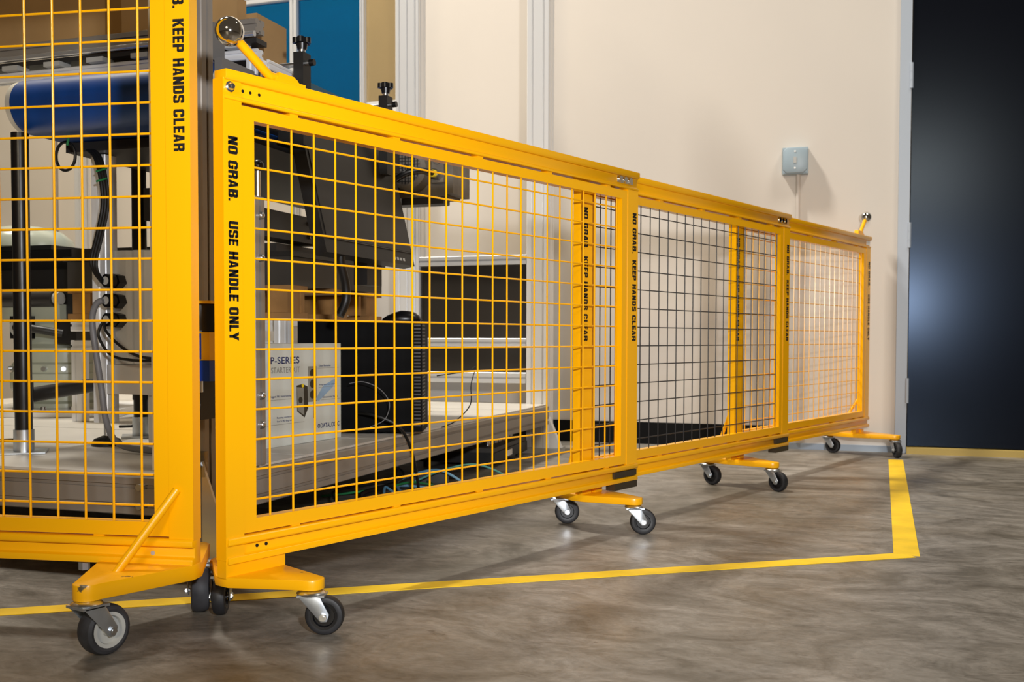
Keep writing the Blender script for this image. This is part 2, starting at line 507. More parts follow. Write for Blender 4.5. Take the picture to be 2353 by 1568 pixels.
structure(MB().box(DX0 + 0.045, DX1 - 0.045, WALL - 0.055, WALL + 0.10, 0, 0.026).bevel(0.003), 'trim_3', 'lit_gap_tan')  # bar standing in for the lit floor strip in the gap under the door

# floor tape
def strip(p, q, wd, label, thick=0.0010):
    p, q = Vector(p), Vector(q)
    d = (q - p).normalized()
    n = Vector((-d.y, d.x))
    pts = [p + n * wd / 2, q + n * wd / 2, q - n * wd / 2, p - n * wd / 2]
    o = MB().prism([(v.x, v.y) for v in pts], (0, 0, 0.0002), (1, 0, 0), (0, 1, 0), (0, 0, thick)).build('floor_tape', 'tape')
    return tag(o, label, 'tape')
strip((-2.05, 0.945), (0.117, 2.406), 0.048, 'long yellow tape line on the concrete floor, passing under the fence casters')
strip((0.112, 2.402), (0.155, 4.30), 0.054, 'short yellow tape line on the floor leading from the tape corner to the black door', 0.0014)

# ------------------------------------------------------------------ casters
def caster_meshes(R0, wd, trail, top, tyre_mat, hub_mat, key):
    f = MB()
    g = wd / 2 + 0.0035
    for s in (-1, 1):
        y0 = s * g
        poly = [(-0.019, top - 0.007), (0.016, top - 0.007), (trail + 0.010, R0 + 0.004), (trail + 0.006, R0 - 0.008), (trail - 0.004, R0 - 0.009), (trail - 0.010, R0 - 0.002)]
        f.prism(poly, (0, y0 - 0.0013, 0), (1, 0, 0), (0, 0, 1), (0, 0.0026, 0))
    f.box(-0.020, 0.024, -g - 0.0013, g + 0.0013, top - 0.010, top - 0.006)
    f.bevel(0.0012, 2)
    tyre = MB().lathe([(R0 * 0.62, -wd * 0.42), (R0 * 0.80, -wd * 0.47), (R0 * 0.93, -wd * 0.40), (R0 * 0.99, -wd * 0.22), (R0, 0), (R0 * 0.99, wd * 0.22), (R0 * 0.93, wd * 0.40), (R0 * 0.80, wd * 0.47), (R0 * 0.62, wd * 0.42)],
                      (trail, 0, R0), (0, 1, 0), 40)
    hub = MB().lathe([(0, -wd * 0.46), (R0 * 0.22, -wd * 0.46), (R0 * 0.25, -wd * 0.28), (R0 * 0.52, -wd * 0.28), (R0 * 0.56, -wd * 0.44), (R0 * 0.70, -wd * 0.455), (R0 * 0.70, wd * 0.455), (R0 * 0.56, wd * 0.44), (R0 * 0.52, wd * 0.28), (R0 * 0.25, wd * 0.28), (R0 * 0.22, wd * 0.46), (0, wd * 0.46)],
                     (trail, 0, R0), (0, 1, 0), 32)
    bolt = MB().cyl((trail, -g - 0.006, R0), (trail, g + 0.006, R0), 0.0035, 12)
    for s in (-1, 1):
        bolt.cyl((trail, s * (g + 0.0012), R0), (trail, s * (g + 0.0048), R0), 0.0064, 6)
    sw = MB().lathe([(0, top - 0.007), (0.021, top - 0.007), (0.0235, top - 0.0045), (0.021, top - 0.002), (0.016, top), (0, top)], (0, 0, 0), (0, 0, 1), 28)
    d = {'caster_fork': (f.mesh('caster_fork', True), 'zinc'), 'tyre': (tyre.mesh('tyre', True), tyre_mat),
         'wheel_hub': (hub.mesh('wheel_hub', True), hub_mat), 'axle_bolt': (bolt.mesh('axle_bolt', True), 'steel'), 'swivel_head': (sw.mesh('swivel_head', True), 'steel')}
    return d

SMALL = caster_meshes(0.0315, 0.024, 0.022, 0.072, 'rubber', 'plastic_black', 's')
LARGE = caster_meshes(0.0385, 0.033, 0.028, 0.087, 'rubber_grey', 'hub_grey', 'l')

def caster(parent, x, y, world_heading, kit, base_rot):
    f = put('caster_fork', kit['caster_fork'][0], kit['caster_fork'][1], parent, (x, y, 0), world_heading - base_rot)
    for n in ('tyre', 'wheel_hub', 'axle_bolt', 'swivel_head'):
        put(n, kit[n][0], kit[n][1], f)

def foot(parent, xa, xb, tips, top, th, worn='yellow_worn'):
    """triangular tread plate crossing under the leaf; xa..xb along the leaf, tips = [(x, y), (x, y)] over the casters"""
    poly = []
    (tx0, ty0), (tx1, ty1) = tips            # ty0 < 0 (camera side), ty1 > 0
    r = 0.021
    poly.append((xa, -0.016))
    for k in range(7):
        a = math.pi + math.pi * k / 6
        poly.append((tx0 + r * math.cos(a), ty0 + r * math.sin(a)))
    poly += [(xb, -0.014), (xb, 0.014)]
    for k in range(7):
        a = math.pi * k / 6
        poly.append((tx1 + r * math.cos(a), ty1 + r * math.sin(a)))
    poly.append((xa, 0.016))
    return MB().prism(poly, (0, 0, top - th), (1, 0, 0), (0, 1, 0), (0, 0, th)).bevel(0.002, 2).build('foot_plate', worn, parent, True)

# ------------------------------------------------------------------ telescopic gate leaves and fence panel
def wire_mesh_data(length, r, axis):
    p1 = (length, 0, 0) if axis == 'x' else (0, 0, length)
    m = MB().cyl((0, 0, 0), p1, r, 8)
    return m.mesh('wire', True)

def leaf(root, L, H, wire_mat, wr, x_first, n_v, z_top, n_h, text_posts, pw=0.036, pr=0.050):
    """L length, H height of the rail top; local x along the leaf, -y toward the aisle"""
    dz = H - 0.9015
    mt, mb_ = 0.8285 + dz, 0.178
    # posts
    p = MB().box(0, pw, -0.013, 0.0125, 0.115, 0.888 + dz).bevel(0.004, 3).build('post', 'yellow', root, True)
    q = MB().box(L - pr, L, -0.013, 0.0125, 0.150, 0.858 + dz).bevel(0.004, 3).build('post', 'yellow', root, True)
    # mesh frame
    fr = MB()
    x0, x1 = pw + 0.0006, L - pr - 0.0006
    fr.box(x0, x0 + 0.0255, -0.0115, 0.0095, mb_ - 0.0225, mt + 0.0215)
    fr.box(x1 - 0.0250, x1, -0.0115, 0.0095, mb_ - 0.0225, mt + 0.0215)
    fr.box(x0 + 0.0255, x1 - 0.0250, -0.0115, 0.0095, mt, mt + 0.0215)
    fr.box(x0 + 0.0255, x1 - 0.0250, -0.0115, 0.0095, mb_ - 0.0225, mb_)
    frame = fr.build('mesh_frame', 'yellow', root)
    # wires
    hx0, hx1 = x0 + 0.018, x1 - 0.018
    vm = wire_mesh_data(mt - mb_ + 0.02, wr, 'z')
    hm = wire_mesh_data(hx1 - hx0, wr, 'x')
    k = 0
    while k < n_v:
        x = x_first + 0.05 * k
        put('wire', vm, wire_mat, frame, (x, -0.0035, mb_ - 0.01))
        k += 1
    for k in range(n_h):
        put('wire', hm, wire_mat, frame, (hx0, 0.0030, z_top - 0.05 * k))
    # tabs
    tm = MB().box(-0.009, 0.009, -0.010, 0.008, 0, 0.009).bevel(0.0015, 1).mesh('weld_tab')
    x = 0.1475
    while x < L - 0.09:
        put('weld_tab', tm, 'yellow', root, (x, 0, mt + 0.0200))
        put('weld_tab', tm, 'yellow', root, (x, 0, mb_ - 0.0305))
        x += 0.25
    # rails: channel section with lips toward the aisle
    zt = H
    top = [(0.0115, zt - 0.047), (0.0115, zt), (-0.0185, zt), (-0.0185, zt - 0.012), (-0.0155, zt - 0.0165), (-0.0095, zt - 0.0165), (-0.0085, zt - 0.039), (-0.0145, zt - 0.0405), (-0.0155, zt - 0.046), (-0.013, zt - 0.047)]
    MB().prism(top, (0.002, 0, 0), (0, 1, 0), (0, 0, 1), (L - 0.002, 0, 0)).bevel(0.0016, 2).build('top_rail', 'yellow', root, True)
    bot = [(0.0115, 0.110), (0.0115, 0.1525), (-0.0145, 0.1525), (-0.0180, 0.149), (-0.0180, 0.1415), (-0.0155, 0.1390), (-0.0085, 0.1385), (-0.0090, 0.1225), (-0.0170, 0.1205), (-0.0180, 0.110)]
    MB().prism(bot, (0.002, 0, 0), (0, 1, 0), (0, 0, 1), (L - 0.002, 0, 0)).bevel(0.0014, 2).build('bottom_rail', 'yellow', root, True)
    for words, x, zs in text_posts:
        for wd, z0, z1 in words:
            me = TEXTS.setdefault(wd, block_text('warning_text', wd, abs(z0 - z1), 0.0185))
            o = put('warning_text', me, 'ink', root, label='black lettering reading ' + wd)
            # text runs downward, letter tops to the right of the leaf
            o.matrix_local = Matrix(((0, 1, 0, x), (0, 0, -1, -0.0133), (-1, 0, 0, z0 + dz), (0, 0, 0, 1)))
    return frame
TEXTS = {}
KEEP = [('NO GRAB.', 0.797, 0.694), ('KEEP HANDS CLEAR', 0.677, 0.470)]
USE = [('NO GRAB.', 0.797, 0.694), ('USE HANDLE ONLY', 0.662, 0.4715)]

GX, GY, GA = -0.93483, 1.50336, 1.23999
def gate_root(s, t, label):
    u = Vector((math.cos(GA), math.sin(GA)))
    n = Vector((math.sin(GA), -math.cos(GA)))
    p = Vector((GX, GY)) + u * s + n * t
    return thing('gate_leaf', label, 'gate', (p.x, p.y, 0), GA, 'telescopic gate leaves')
LEN = 1.2864
BOTH = R(18.5)
def ball_handle(root, bx, bz, rx, rz, x0, x1, zr):
    h = MB().tube([(x1 - 0.012, 0, zr + 0.008), (rx + 0.012, 0, zr + 0.010), (rx, 0, zr + 0.014), (rx + (bx - rx) * 0.35, 0, zr + 0.014 + (bz - zr - 0.014) * 0.35), (bx, 0, bz)], 0.0078, 14, 5)
    h.box(x0, x1, -0.013, 0.010, zr - 0.0005, zr + 0.006)
    h.prism([(x0 + 0.006, zr), (x1, zr), (x1 - 0.022, zr + 0.016), (x0 + 0.012, zr + 0.018)], (0, -0.009, 0), (1, 0, 0), (0, 0, 1), (0, 0.017, 0))
    hd = h.build('handle', 'yellow', root, True)
    MB().sphere((bx, 0, bz), 0.0233, 40, 26).build('ball_knob', 'chrome', hd, True, label='polished steel ball knob')

def bolt_head(mb, x, z, y=-0.014, r=0.0085):
    mb.cyl((x, y + 0.006, z), (x, y - 0.002, z), r, 20)
    mb.lathe([(r * 0.72, 0), (r * 0.72, 0.003), (r * 0.5, 0.0065), (0, 0.008)], (x, y - 0.002, z), (0, -1, 0), 16)

# --- leaf 1
g1 = gate_root(-0.097, 0.0, 'yellow gate leaf with a ball handle, standing next to the tall fence panel')
leaf(g1, LEN, 0.9015, 'wire_yellow', 0.0019, 0.097, 23, 0.8064, 13,
     [(USE, 0.0090, 0), (KEEP, LEN - 0.0275, 0)])
ball_handle(g1, 0.0235, 0.9666, 0.098, 0, 0.105, 0.171, 0.9015)
b = MB(); bolt_head(b, 0.0125, 0.8745)
b.build('bolt', 'steel', g1, True)
for hx in (0.0415, 0.0565, 0.0745):
    MB().cyl((hx, -0.0098, 0.8735), (hx, -0.006, 0.8735), 0.0026, 12).build('bolt_hole', 'ink', g1)
for hx in (0.0645, 0.0835):
    MB().cyl((hx, -0.0098, 0.1315), (hx, -0.006, 0.1315), 0.0030, 12).build('bolt_hole', 'ink', g1)
MB().box(0.0, 0.121, -0.0125, 0.010, 0.086, 0.116).bevel(0.002, 2).build('foot_web', 'yellow_worn', g1, True)
foot(g1, 0.000, 0.121, [(0.083, -0.122), (0.083, 0.108)], 0.090, 0.017)
caster(g1, 0.080, -0.124, BOTH, SMALL, GA)
caster(g1, 0.081, 0.104, R(-66), SMALL, GA)

def rollers(root):
    r = MB()
    for k in range(3):
        r.cyl((LEN - 0.085 + k * 0.024, -0.014, 0.8765), (LEN - 0.085 + k * 0.024, 0.002, 0.8765), 0.0078, 16)
    r.box(LEN - 0.098, LEN - 0.022, -0.0100, -0.0060, 0.8680, 0.8845)
    r.build('guide_roller', 'chrome', root, True, label='shiny steel guide rollers inside the top rail')
    MB().box(LEN - 0.112, LEN - 0.006, -0.0165, -0.0092, 0.1232, 0.1382).build('runner_block', 'runner_plastic', root, label='dark brown plastic runner block')
    MB().box(LEN - 0.112, LEN - 0.004, -0.0170, 0.010, 0.0925, 0.1095).bevel(0.001, 1).build('runner_block', 'runner_plastic', root)
rollers(g1)

# --- leaf 2
S2, T2 = 0.979, -0.033
g2 = gate_root(S2, T2, 'middle yellow gate leaf filled with black wire mesh')
leaf(g2, LEN, 0.9015, 'wire_black', 0.0015, 0.097, 23, 0.8064, 13, [(KEEP, 0.0070, 0), (KEEP, LEN - 0.0275, 0)])
rollers(g2)
def small_foot(root, xc, front, back, heads, xa, xb):
    foot(root, xa, xb, [front, back], 0.090, 0.017)
    MB().box(xc - 0.045, xc - 0.005, -0.010, 0.010, 0.088, 0.112).bevel(0.002, 2).build('foot_web', 'yellow_worn', root, True)
    MB().box(xc + 0.010, xc + 0.040, -0.014, 0.012, 0.088, 0.104).bevel(0.002, 2).build('foot_web', 'yellow_worn', root, True)
    caster(root, front[0], front[1], heads[0], SMALL, GA)
    caster(root, back[0], back[1], heads[1], SMALL, GA)
small_foot(g2, 0.055, (0.055, -0.131), (0.063, 0.0975), (BOTH, BOTH), 0.005, 0.120)
MB().tube([(0.026, 0.014, 0.235), (0.050, 0.075, 0.092)], 0.0055, 10, 0).build('brace_rod', 'yellow', g2, True)

# --- leaf 3
S3, T3 = 1.912, -0.066
g3 = gate_root(S3, T3, 'far yellow gate leaf with fine yellow wire mesh, its end close to the black door')
leaf(g3, LEN, 0.9015, 'wire_yellow', 0.0015, 0.097, 23, 0.8064, 13, [(KEEP, 0.0070, 0), (USE, LEN - 0.0245, 0)])
small_foot(g3, 0.030, (0.011, -0.1376), (0.023, 0.093), (R(-31.5), R(-31.5)), -0.010, 0.105)
small_foot(g3, LEN - 0.100, (LEN - 0.105, -0.156), (LEN - 0.098, 0.122), (R(-70), R(-22)), LEN - 0.150, LEN - 0.010)
MB().tube([(0.020, 0.014, 0.235), (0.030, 0.070, 0.092)], 0.0055, 10, 0).build('brace_rod', 'yellow', g3, True)
MB().tube([(LEN - 0.052, 0.014, 0.225), (LEN - 0.115, 0.080, 0.092)], 0.0055, 10, 0).build('brace_rod', 'yellow', g3, True)
ball_handle(g3, LEN - 0.025, 0.982, LEN - 0.088, 0, LEN - 0.150, LEN - 0.082, 0.9015)
MB().box(LEN - 0.042, LEN - 0.004, -0.0105, -0.0080, 0.865, 0.884).build('end_stop', 'white_paint', g3, label='small white end stop plate')

# --- fence panel
FX, FY, FA = -1.3413, 1.3469, 0.15009
FL = 1.315
def fence_root():
    u = Vector((math.cos(FA), math.sin(FA)))
    p = Vector((FX, FY)) + u * (0.3435 - FL)
    return thing('fence_panel', 'tall yellow fence panel on large grey casters with KEEP HANDS CLEAR lettering', 'fence', (p.x, p.y, 0), FA)
fe = fence_root()
fs = FL - 0.3435          # local x of the measured wire 0
first = (fs % 0.05) + 0.05
while first < 0.09: first += 0.05
nv = int((FL - 0.085 - first) / 0.05) + 1
zt = 1.0027
nh = 17
while zt + 0.05 < 1.207 - 0.085:
    zt += 0.05; nh += 1
leaf(fe, FL, 1.2015, 'wire_yellow', 0.0020, first, nv, zt, nh, [(KEEP, FL - 0.0277, 0)], 0.042, 0.042)
foot(fe, FL - 0.165, FL + 0.001, [(FL - 0.0985, -0.152), (FL - 0.072, 0.142)], 0.112, 0.025)
MB().tube([(FL - 0.027, -0.014, 0.232), (FL - 0.098, -0.076, 0.108)], 0.0068, 14, 0).build('brace_rod', 'yellow', fe, True)
MB().cyl((FL - 0.0725, -0.0100, 0.1275), (FL - 0.0725, -0.006, 0.1275), 0.0036, 14).build('bolt_hole', 'plastic_grey', fe)
MB().cyl((FL - 0.20, 0.0, 0.094), (FL - 0.20, 0.0, 0.107), 0.009, 6).build('bolt', 'zinc', fe, True)
caster(fe, FL - 0.0955, -0.158, R(75), LARGE, FA)
caster(fe, FL - 0.0690, 0.1435, R(-54), LARGE, FA)
foot(fe, 0.0, 0.16, [(0.075, -0.150), (0.075, 0.142)], 0.112, 0.025)
caster(fe, 0.075, -0.15, R(63), LARGE, FA)
caster(fe, 0.075, 0.142, R(40), LARGE, FA)

# ------------------------------------------------------------------ junction box on the wall
jb = thing('junction_box', 'pale blue grey junction box on the beige wall with a conduit below', 'junction box', (-0.255, WALL, 1.236))
MB().box(-0.0525, 0.0525, -0.042, 0, -0.056, 0.056).bevel(0.005, 2).build('body', 'junction_plastic', jb, True)
c8 = 0.016
oct_ = [(-0.050 + c8, -0.054), (0.050 - c8, -0.054), (0.050, -0.054 + c8), (0.050, 0.054 - c8), (0.050 - c8, 0.054), (-0.050 + c8, 0.054), (-0.050, 0.054 - c8), (-0.050, -0.054 + c8)]
cover = MB().prism(oct_, (0, -0.058, 0), (1, 0, 0), (0, 0, 1), (0, 0.016, 0)).bevel(0.002, 2).build('cover', 'junction_plastic', jb, True)
for x, z in ((-0.044, -0.048), (0.044, -0.048), (-0.044, 0.048), (0.044, 0.048)):
    MB().cyl((x, -0.040, z), (x, -0.047, z), 0.0055, 14).build('screw', 'junction_plastic', jb, True)
for z in (0.037, -0.033):
    MB().cyl((0, -0.057, z), (0, -0.0595, z), 0.004, 12).build('screw', 'white_paint', cover, True)
MB().box(-0.006, 0.006, -0.0605, -0.057, -0.012, 0.014).bevel(0.001, 1).build('indicator', 'plastic_grey', cover)
MB().cyl((0.012, -0.012, -0.055), (0.012, -0.012, -1.19), 0.0095, 14).build('conduit', 'conduit_paint', jb, True)

# ------------------------------------------------------------------ robot cell: platform, posts, panes
cell = thing('robot_cell_frame', 'aluminium machine cell with low platform, slotted posts and blue tinted panes behind the gate', 'machine frame')
PL = -3.60
profile(-1.24, -1.20, 1.742, 4.068, 0.120, 0.197, 'y', 1, 2).build('platform_beam', 'aluminium_dull', cell)
profile(PL, -1.282, 1.700, 1.740, 0.120, 0.197, 'x', 1, 2).build('platform_beam', 'aluminium_dull', cell)
profile(PL, -1.24, 4.11, 4.15, 0.120, 0.197, 'x', 1, 2).build('platform_beam', 'aluminium_dull', cell)
profile(PL, PL + 0.04, 1.742, 4.108, 0.120, 0.197, 'y', 1, 2).build('platform_beam', 'aluminium_dull', cell)
random.seed(4)
y = 1.712
k = 0
while y < 4.12:                      # platform planks run along the front
    wdt = 0.1995
    y1 = min(y + wdt, 4.135)
    MB().box(PL + 0.01, -1.214, y, y1 - 0.002, 0.1975, 0.2030 - 0.0004 * (k % 2)).build('plank', 'board', cell)
    y += wdt; k += 1
post_c = profile(-1.280, -1.200, 1.700, 1.740, 0.022, 2.40, 'z', 2, 1).build('post', 'aluminium_dull', cell)
MB().cyl((-1.24, 1.72, 0), (-1.24, 1.72, 0.022), 0.030, 20).build('levelling_foot', 'plastic_black', post_c, True)
MB().prism([(0, 0.03), (0.075, 0.03), (0.0, 0.235)], (-1.199, 1.690, 0), (1, 0, 0), (0, 0, 1), (0, 0.006, 0)).build('corner_gusset', 'aluminium_bright', post_c)
MB().box(-1.262, -1.192, 1.688, 1.699, 0.205, 0.255).bevel(0.003, 2).build('clamp_plate', 'bracket_clear', post_c, True)
for x, y_, z in ((-1.21, 1.686, 0.228), (-1.245, 1.686, 0.222)):
    MB().cyl((x, y_ + 0.006, z), (x, y_ - 0.008, z), 0.0075, 6).build('bolt', 'zinc', post_c, True)
for z in (0.178, 0.140):
    MB().cyl((-1.206, 1.772, z), (-1.186, 1.772, z), 0.0068, 10).build('bolt', 'zinc', cell, True)
    MB().cyl((-1.345, 1.706, z), (-1.345, 1.686, z), 0.0070, 10).build('bolt', 'zinc', cell, True)
MB().box(-1.362, -1.334, 1.752, 1.790, 0.204, 2.40).bevel(0.002, 1).build('cable_duct', 'white_paint', cell, label='pale vertical cable duct')
MB().box(-1.352, -1.318, 1.728, 1.751, 0.470, 0.515).bevel(0.010, 3).build('switch_box', 'white_paint', cell, True)
for x0, x1, n in ((-1.300, -1.205, 2), (-1.895, -1.785, 3)):
    z0 = 0.022 if x0 > -1.5 else 0.204
    pp = profile(x0, x1, 4.070, 4.150, z0, 2.60, 'z', n, 2).build('post', 'aluminium', cell)
    if x0 > -1.5:
        MB().box(x0 - 0.01, x1 + 0.05, 4.05, 4.16, 0.0, 0.022).bevel(0.004, 1).build('levelling_foot', 'plastic_grey', pp)
        MB().prism([(0, 0.022), (0.055, 0.022), (0.0, 0.15)], (x1, 4.076, 0), (1, 0, 0), (0, 0, 1), (0, 0.03, 0)).build('corner_gusset', 'aluminium', pp)
profile(-2.412, -2.376, 4.070, 4.110, 0.204, 1.980, 'z').build('post', 'aluminium', cell)
profile(-2.066, -2.044, 4.070, 4.105, 0.204, 2.60, 'z').build('post', 'aluminium', cell)
profile(PL, PL + 0.06, 4.070, 4.110, 0.204, 1.980, 'z').build('post', 'aluminium', cell)
profile(PL, -2.068, 4.070, 4.110, 1.982, 2.025, 'x').build('cross_rail', 'aluminium', cell)
profile(PL + 0.06, -2.414, 4.070, 4.110, 1.44, 1.475, 'x').build('cross_rail', 'aluminium', cell)
profile(-2.374, -2.068, 4.070, 4.110, 1.44, 1.475, 'x').build('cross_rail', 'aluminium', cell)
MB().box(-2.042, -1.897, 4.080, 4.120, 1.455, 1.505).bevel(0.002, 1).build('cross_rail', 'white_paint', cell, label='white cross rail')
MB().box(-2.374, -2.068, 4.086, 4.092, 1.476, 1.980).build('pane', 'acrylic_blue', cell, label='blue tinted acrylic pane')
MB().box(PL + 0.06, -2.414, 4.086, 4.092, 1.476, 1.980).build('pane', 'acrylic_blue', cell, label='blue tinted acrylic pane')
MB().box(-2.042, -1.897, 4.092, 4.098, 1.506, 2.60).build('pane', 'acrylic_clear', cell, label='clear acrylic pane with a warm tint')
for z0, z1 in ((0.785, 0.824), (0.441, 0.476), (0.288, 0.333)):
    profile(-1.783, -1.302, 4.070, 4.110, z0, z1, 'x').build('cross_rail', 'aluminium_mid', cell)
MB().box(-1.783, -1.302, 4.086, 4.096, 0.477, 0.784).build('panel', 'panel_dark', cell, label='dark brown panel')
MB().box(-1.783, -1.302, 4.086, 4.096, 0.334, 0.440).build('panel', 'panel_dark', cell)
# slotted upright near the gate with button head bolts
up = profile(-1.24, -1.202, 1.885, 1.925, 0.2035, 0.775, 'z').build('post', 'aluminium_dull', cell)
for z in (0.290, 0.352, 0.645, 0.735):
    MB().sphere((-1.200, 1.906, z), 0.0085, 16, 10).build('bolt', 'steel', up, True)
MB().cyl((-1.212, 1.914, 0.776), (-1.212, 1.914, 0.835), 0.006, 12).build('gas_strut', 'steel', up, True)
MB().sphere((-1.212, 1.914, 0.842), 0.013, 18, 12).build('ball_joint', 'plastic_black', up, True)

# scanner on a bracket
sc = thing('safety_scanner', 'yellow and blue laser safety scanner between the fence panel and the gate', 'scanner', (-1.162, 1.640, 0.300))
S = sc
MB().box(-0.05, 0.05, -0.042, 0.05, 0.238, 0.243).bevel(0.002, 2).build('top_plate', 'scanner_yellow', S, True)
MB().lathe([(0, 0.237), (0.036, 0.237), (0.036, 0.205), (0.046, 0.190), (0.046, 0.186), (0, 0.186)], (0, 0, 0), (0, 0, 1), 32).build('scan_window', 'plastic_black', S, True)
sb = MB().box(-0.048, 0.048, -0.044, 0.045, 0.134, 0.1855).bevel(0.006, 3).build('body', 'scanner_yellow', S, True)
pn = MB().box(-0.046, 0.031, -0.0462, -0.0442, 0.136, 0.183).bevel(0.0008, 1).build('display_panel', 'scanner_blue', sb)
MB().box(-0.020, 0.016, -0.0472, -0.0463, 0.146, 0.174).build('display', 'lcd', sb)
for z in (0.171, 0.163):
    MB().cyl((0.024, -0.0472, z), (0.024, -0.0463, z), 0.002, 12).build('button', 'white_paint', sb)
o = put('brand_text', text_mesh('brand_text', 'DATALOGIC', 0.034, 0.0042), 'white_paint', sb)
o.matrix_local = Matrix(((1, 0, 0, -0.016), (0, 0, -1, -0.0463), (0, 1, 0, 0.1772), (0, 0, 0, 1)))
MB().box(-0.049, 0.049, -0.046, 0.047, 0.096, 0.1335).bevel(0.004, 2).build('base', 'scanner_blue', S, True)
MB().cyl((0.004, -0.020, 0.074), (0.004, -0.020, 0.096), 0.011, 16).build('cable_gland', 'steel', S, True)
br = MB().box(-0.045, 0.006, -0.012, 0.046, 0.022, 0.0955)
br.box(-0.045, 0.006, 0.046, 0.0495, 0.022, 0.20)
br.bevel(0.0015, 1).build('bracket', 'dark_steel', S)
MB().cyl((-0.004, -0.012, 0.048), (-0.004, -0.022, 0.048), 0.007, 16).build('bolt', 'steel', S, True)
MB().box(-0.046, -0.024, -0.0150, -0.0122, 0.020, 0.078).build('edge_strip', 'white_paint', S)

# ------------------------------------------------------------------ belt conveyor
cv = thing('belt_conveyor', 'blue belt conveyor on black tube legs behind the fence mesh', 'conveyor', (0, 0, 0))
BX0, BX1, NY, NZ, NR = -1.885, -1.305, 1.970, 1.020, 0.063
MB().cyl((BX0, NY, NZ), (BX1 - 0.0165, NY, NZ), NR - 0.002, 48).build('nose_roller', 'cream', cv, True, label='cream nose roller')
prof_b = []
nseg = 28
for k in range(nseg + 1):
    a = math.pi / 2 + math.pi * k / nseg
    prof_b.append((NY + NR * math.cos(a), NZ + NR * math.sin(a)))
far = 3.30
outer = [(far, NZ + NR)] + prof_b + [(far, NZ - NR)]
inner = [(far, NZ - NR + 0.0015)] + [(NY + (NR - 0.0015) * math.cos(math.pi / 2 + math.pi * k / nseg), NZ + (NR - 0.0015) * math.sin(math.pi / 2 + math.pi * k / nseg)) for k in range(nseg, -1, -1)] + [(far, NZ + NR - 0.0015)]
MB().prism(outer + inner, (BX0 + 0.016, 0, 0), (0, 1, 0), (0, 0, 1), (BX1 - BX0 - 0.032, 0, 0)).build('belt', 'belt_blue', cv, True)
MB().box(BX1 - 0.0155, BX1 + 0.003, NY - 0.052, NY + 0.0745, NZ - 0.060, NZ + 0.060).bevel(0.012, 3).build('bearing_plate', 'mid_grey', cv, True)
for x in (BX0 + 0.001, BX1 - 0.013):
    MB().box(x, x + 0.012, NY + 0.075, 3.35, NZ - 0.052, NZ + 0.052).bevel(0.001, 1).build('side_plate', 'sheet_grey', cv)
MB().box(BX0 + 0.03, BX1 - 0.03, NY + 0.10, 3.30, NZ - NR - 0.026, NZ - NR - 0.003).build('under_tray', 'dark_steel', cv)
# right hand guide rail with clamps
profile(BX1 + 0.004, BX1 + 0.026, NY + 0.10, 2.25, NZ + 0.070, NZ + 0.092, 'y').build('guide_rail', 'aluminium', cv)
MB().box(BX1 + 0.004, BX1 + 0.022, 2.251, 3.30, NZ + 0.056, NZ + 0.085).bevel(0.002, 1).build('wear_strip', 'strip_teal', cv, label='dark teal wear strip along the belt')
for yb in (2.165, 2.620):
    ck = MB().box(-1.262, -1.236, yb - 0.018, yb + 0.018, 0.93, 1.147).bevel(0.002, 1).build('guide_clamp', 'plastic_matt', cv, label='black guide rail clamp post')
    kn = MB().cyl((-1.249, yb, 1.147), (-1.249, yb, 1.156), 0.008, 14)
    kn.build('stud', 'steel', ck, True)
    kb = MB().cyl((-1.249, yb, 1.156), (-1.249, yb, 1.172), 0.011, 20, 0.014)
    for i in range(5):
        a = 2 * math.pi * i / 5
        kb.cyl((-1.249 + 0.014 * math.cos(a), yb + 0.014 * math.sin(a), 1.170), (-1.249 + 0.014 * math.cos(a), yb + 0.014 * math.sin(a), 1.183), 0.0085, 14)
    kb.cyl((-1.249, yb, 1.170), (-1.249, yb, 1.183), 0.016, 20)
    kb.build('knob', 'plastic_black', ck, True)
    MB().cyl((-1.335, yb - 0.004, 1.119), (-1.222, yb - 0.004, 1.123), 0.0065, 14).build('rod', 'steel', ck, True)
    MB().cyl((-1.226, yb - 0.004, 1.1228), (-1.214, yb - 0.004, 1.1232), 0.0080, 14).build('rod_cap', 'plastic_black', ck, True)
    MB().lathe([(0, 0), (0.016, 0.002), (0.019, 0.012), (0.014, 0.026), (0, 0.03)], (-1.348, yb - 0.004, 1.1185), (1, 0, 0), 18).build('rod_joint', 'plastic_black', ck, True)
    MB().box(BX1 - 0.001, -1.262, yb - 0.014, yb + 0.014, 0.94, 0.97).build('clamp_foot', 'plastic_matt', ck)
# frame over the nose that carries the cartons
HB = 2.16
profile(-2.50, -1.372, HB, HB + 0.04, 1.208, 1.242, 'x').build('cross_bar', 'aluminium_dull', cv)
MB().cyl((-2.50, HB - 0.004, 1.203), (-1.372, HB - 0.004, 1.203), 0.007, 14).build('cross_bar', 'aluminium_bright', cv, True)
MB().box(-2.50, -1.372, HB + 0.004, HB + 0.05, 1.184, 1.196).build('cross_bar', 'dark_steel', cv)
for x in (-2.10, -1.965, -1.83, -1.695, -1.56, -1.425):
    MB().box(x - 0.028, x + 0.022, HB - 0.012, HB + 0.03, 1.172, 1.184).bevel(0.002, 1).build('slide_pad', 'plastic_grey', cv)
profile(-2.50, -1.372, HB + 0.004, HB + 0.034, 1.146, 1.171, 'x').build('cross_bar', 'aluminium', cv)
MB().box(-1.975, -1.372, HB + 0.012, HB + 0.020, 1.086, 1.1455).build('skirt_panel', 'plastic_black', cv)
profile(-2.01, -1.98, HB, HB + 0.03, 1.03, 1.1455, 'z').build('upright', 'aluminium', cv)
profile(-1.400, -1.372, HB, HB + 0.03, NZ + NR + 0.003, 1.1455, 'z').build('upright', 'aluminium', cv)
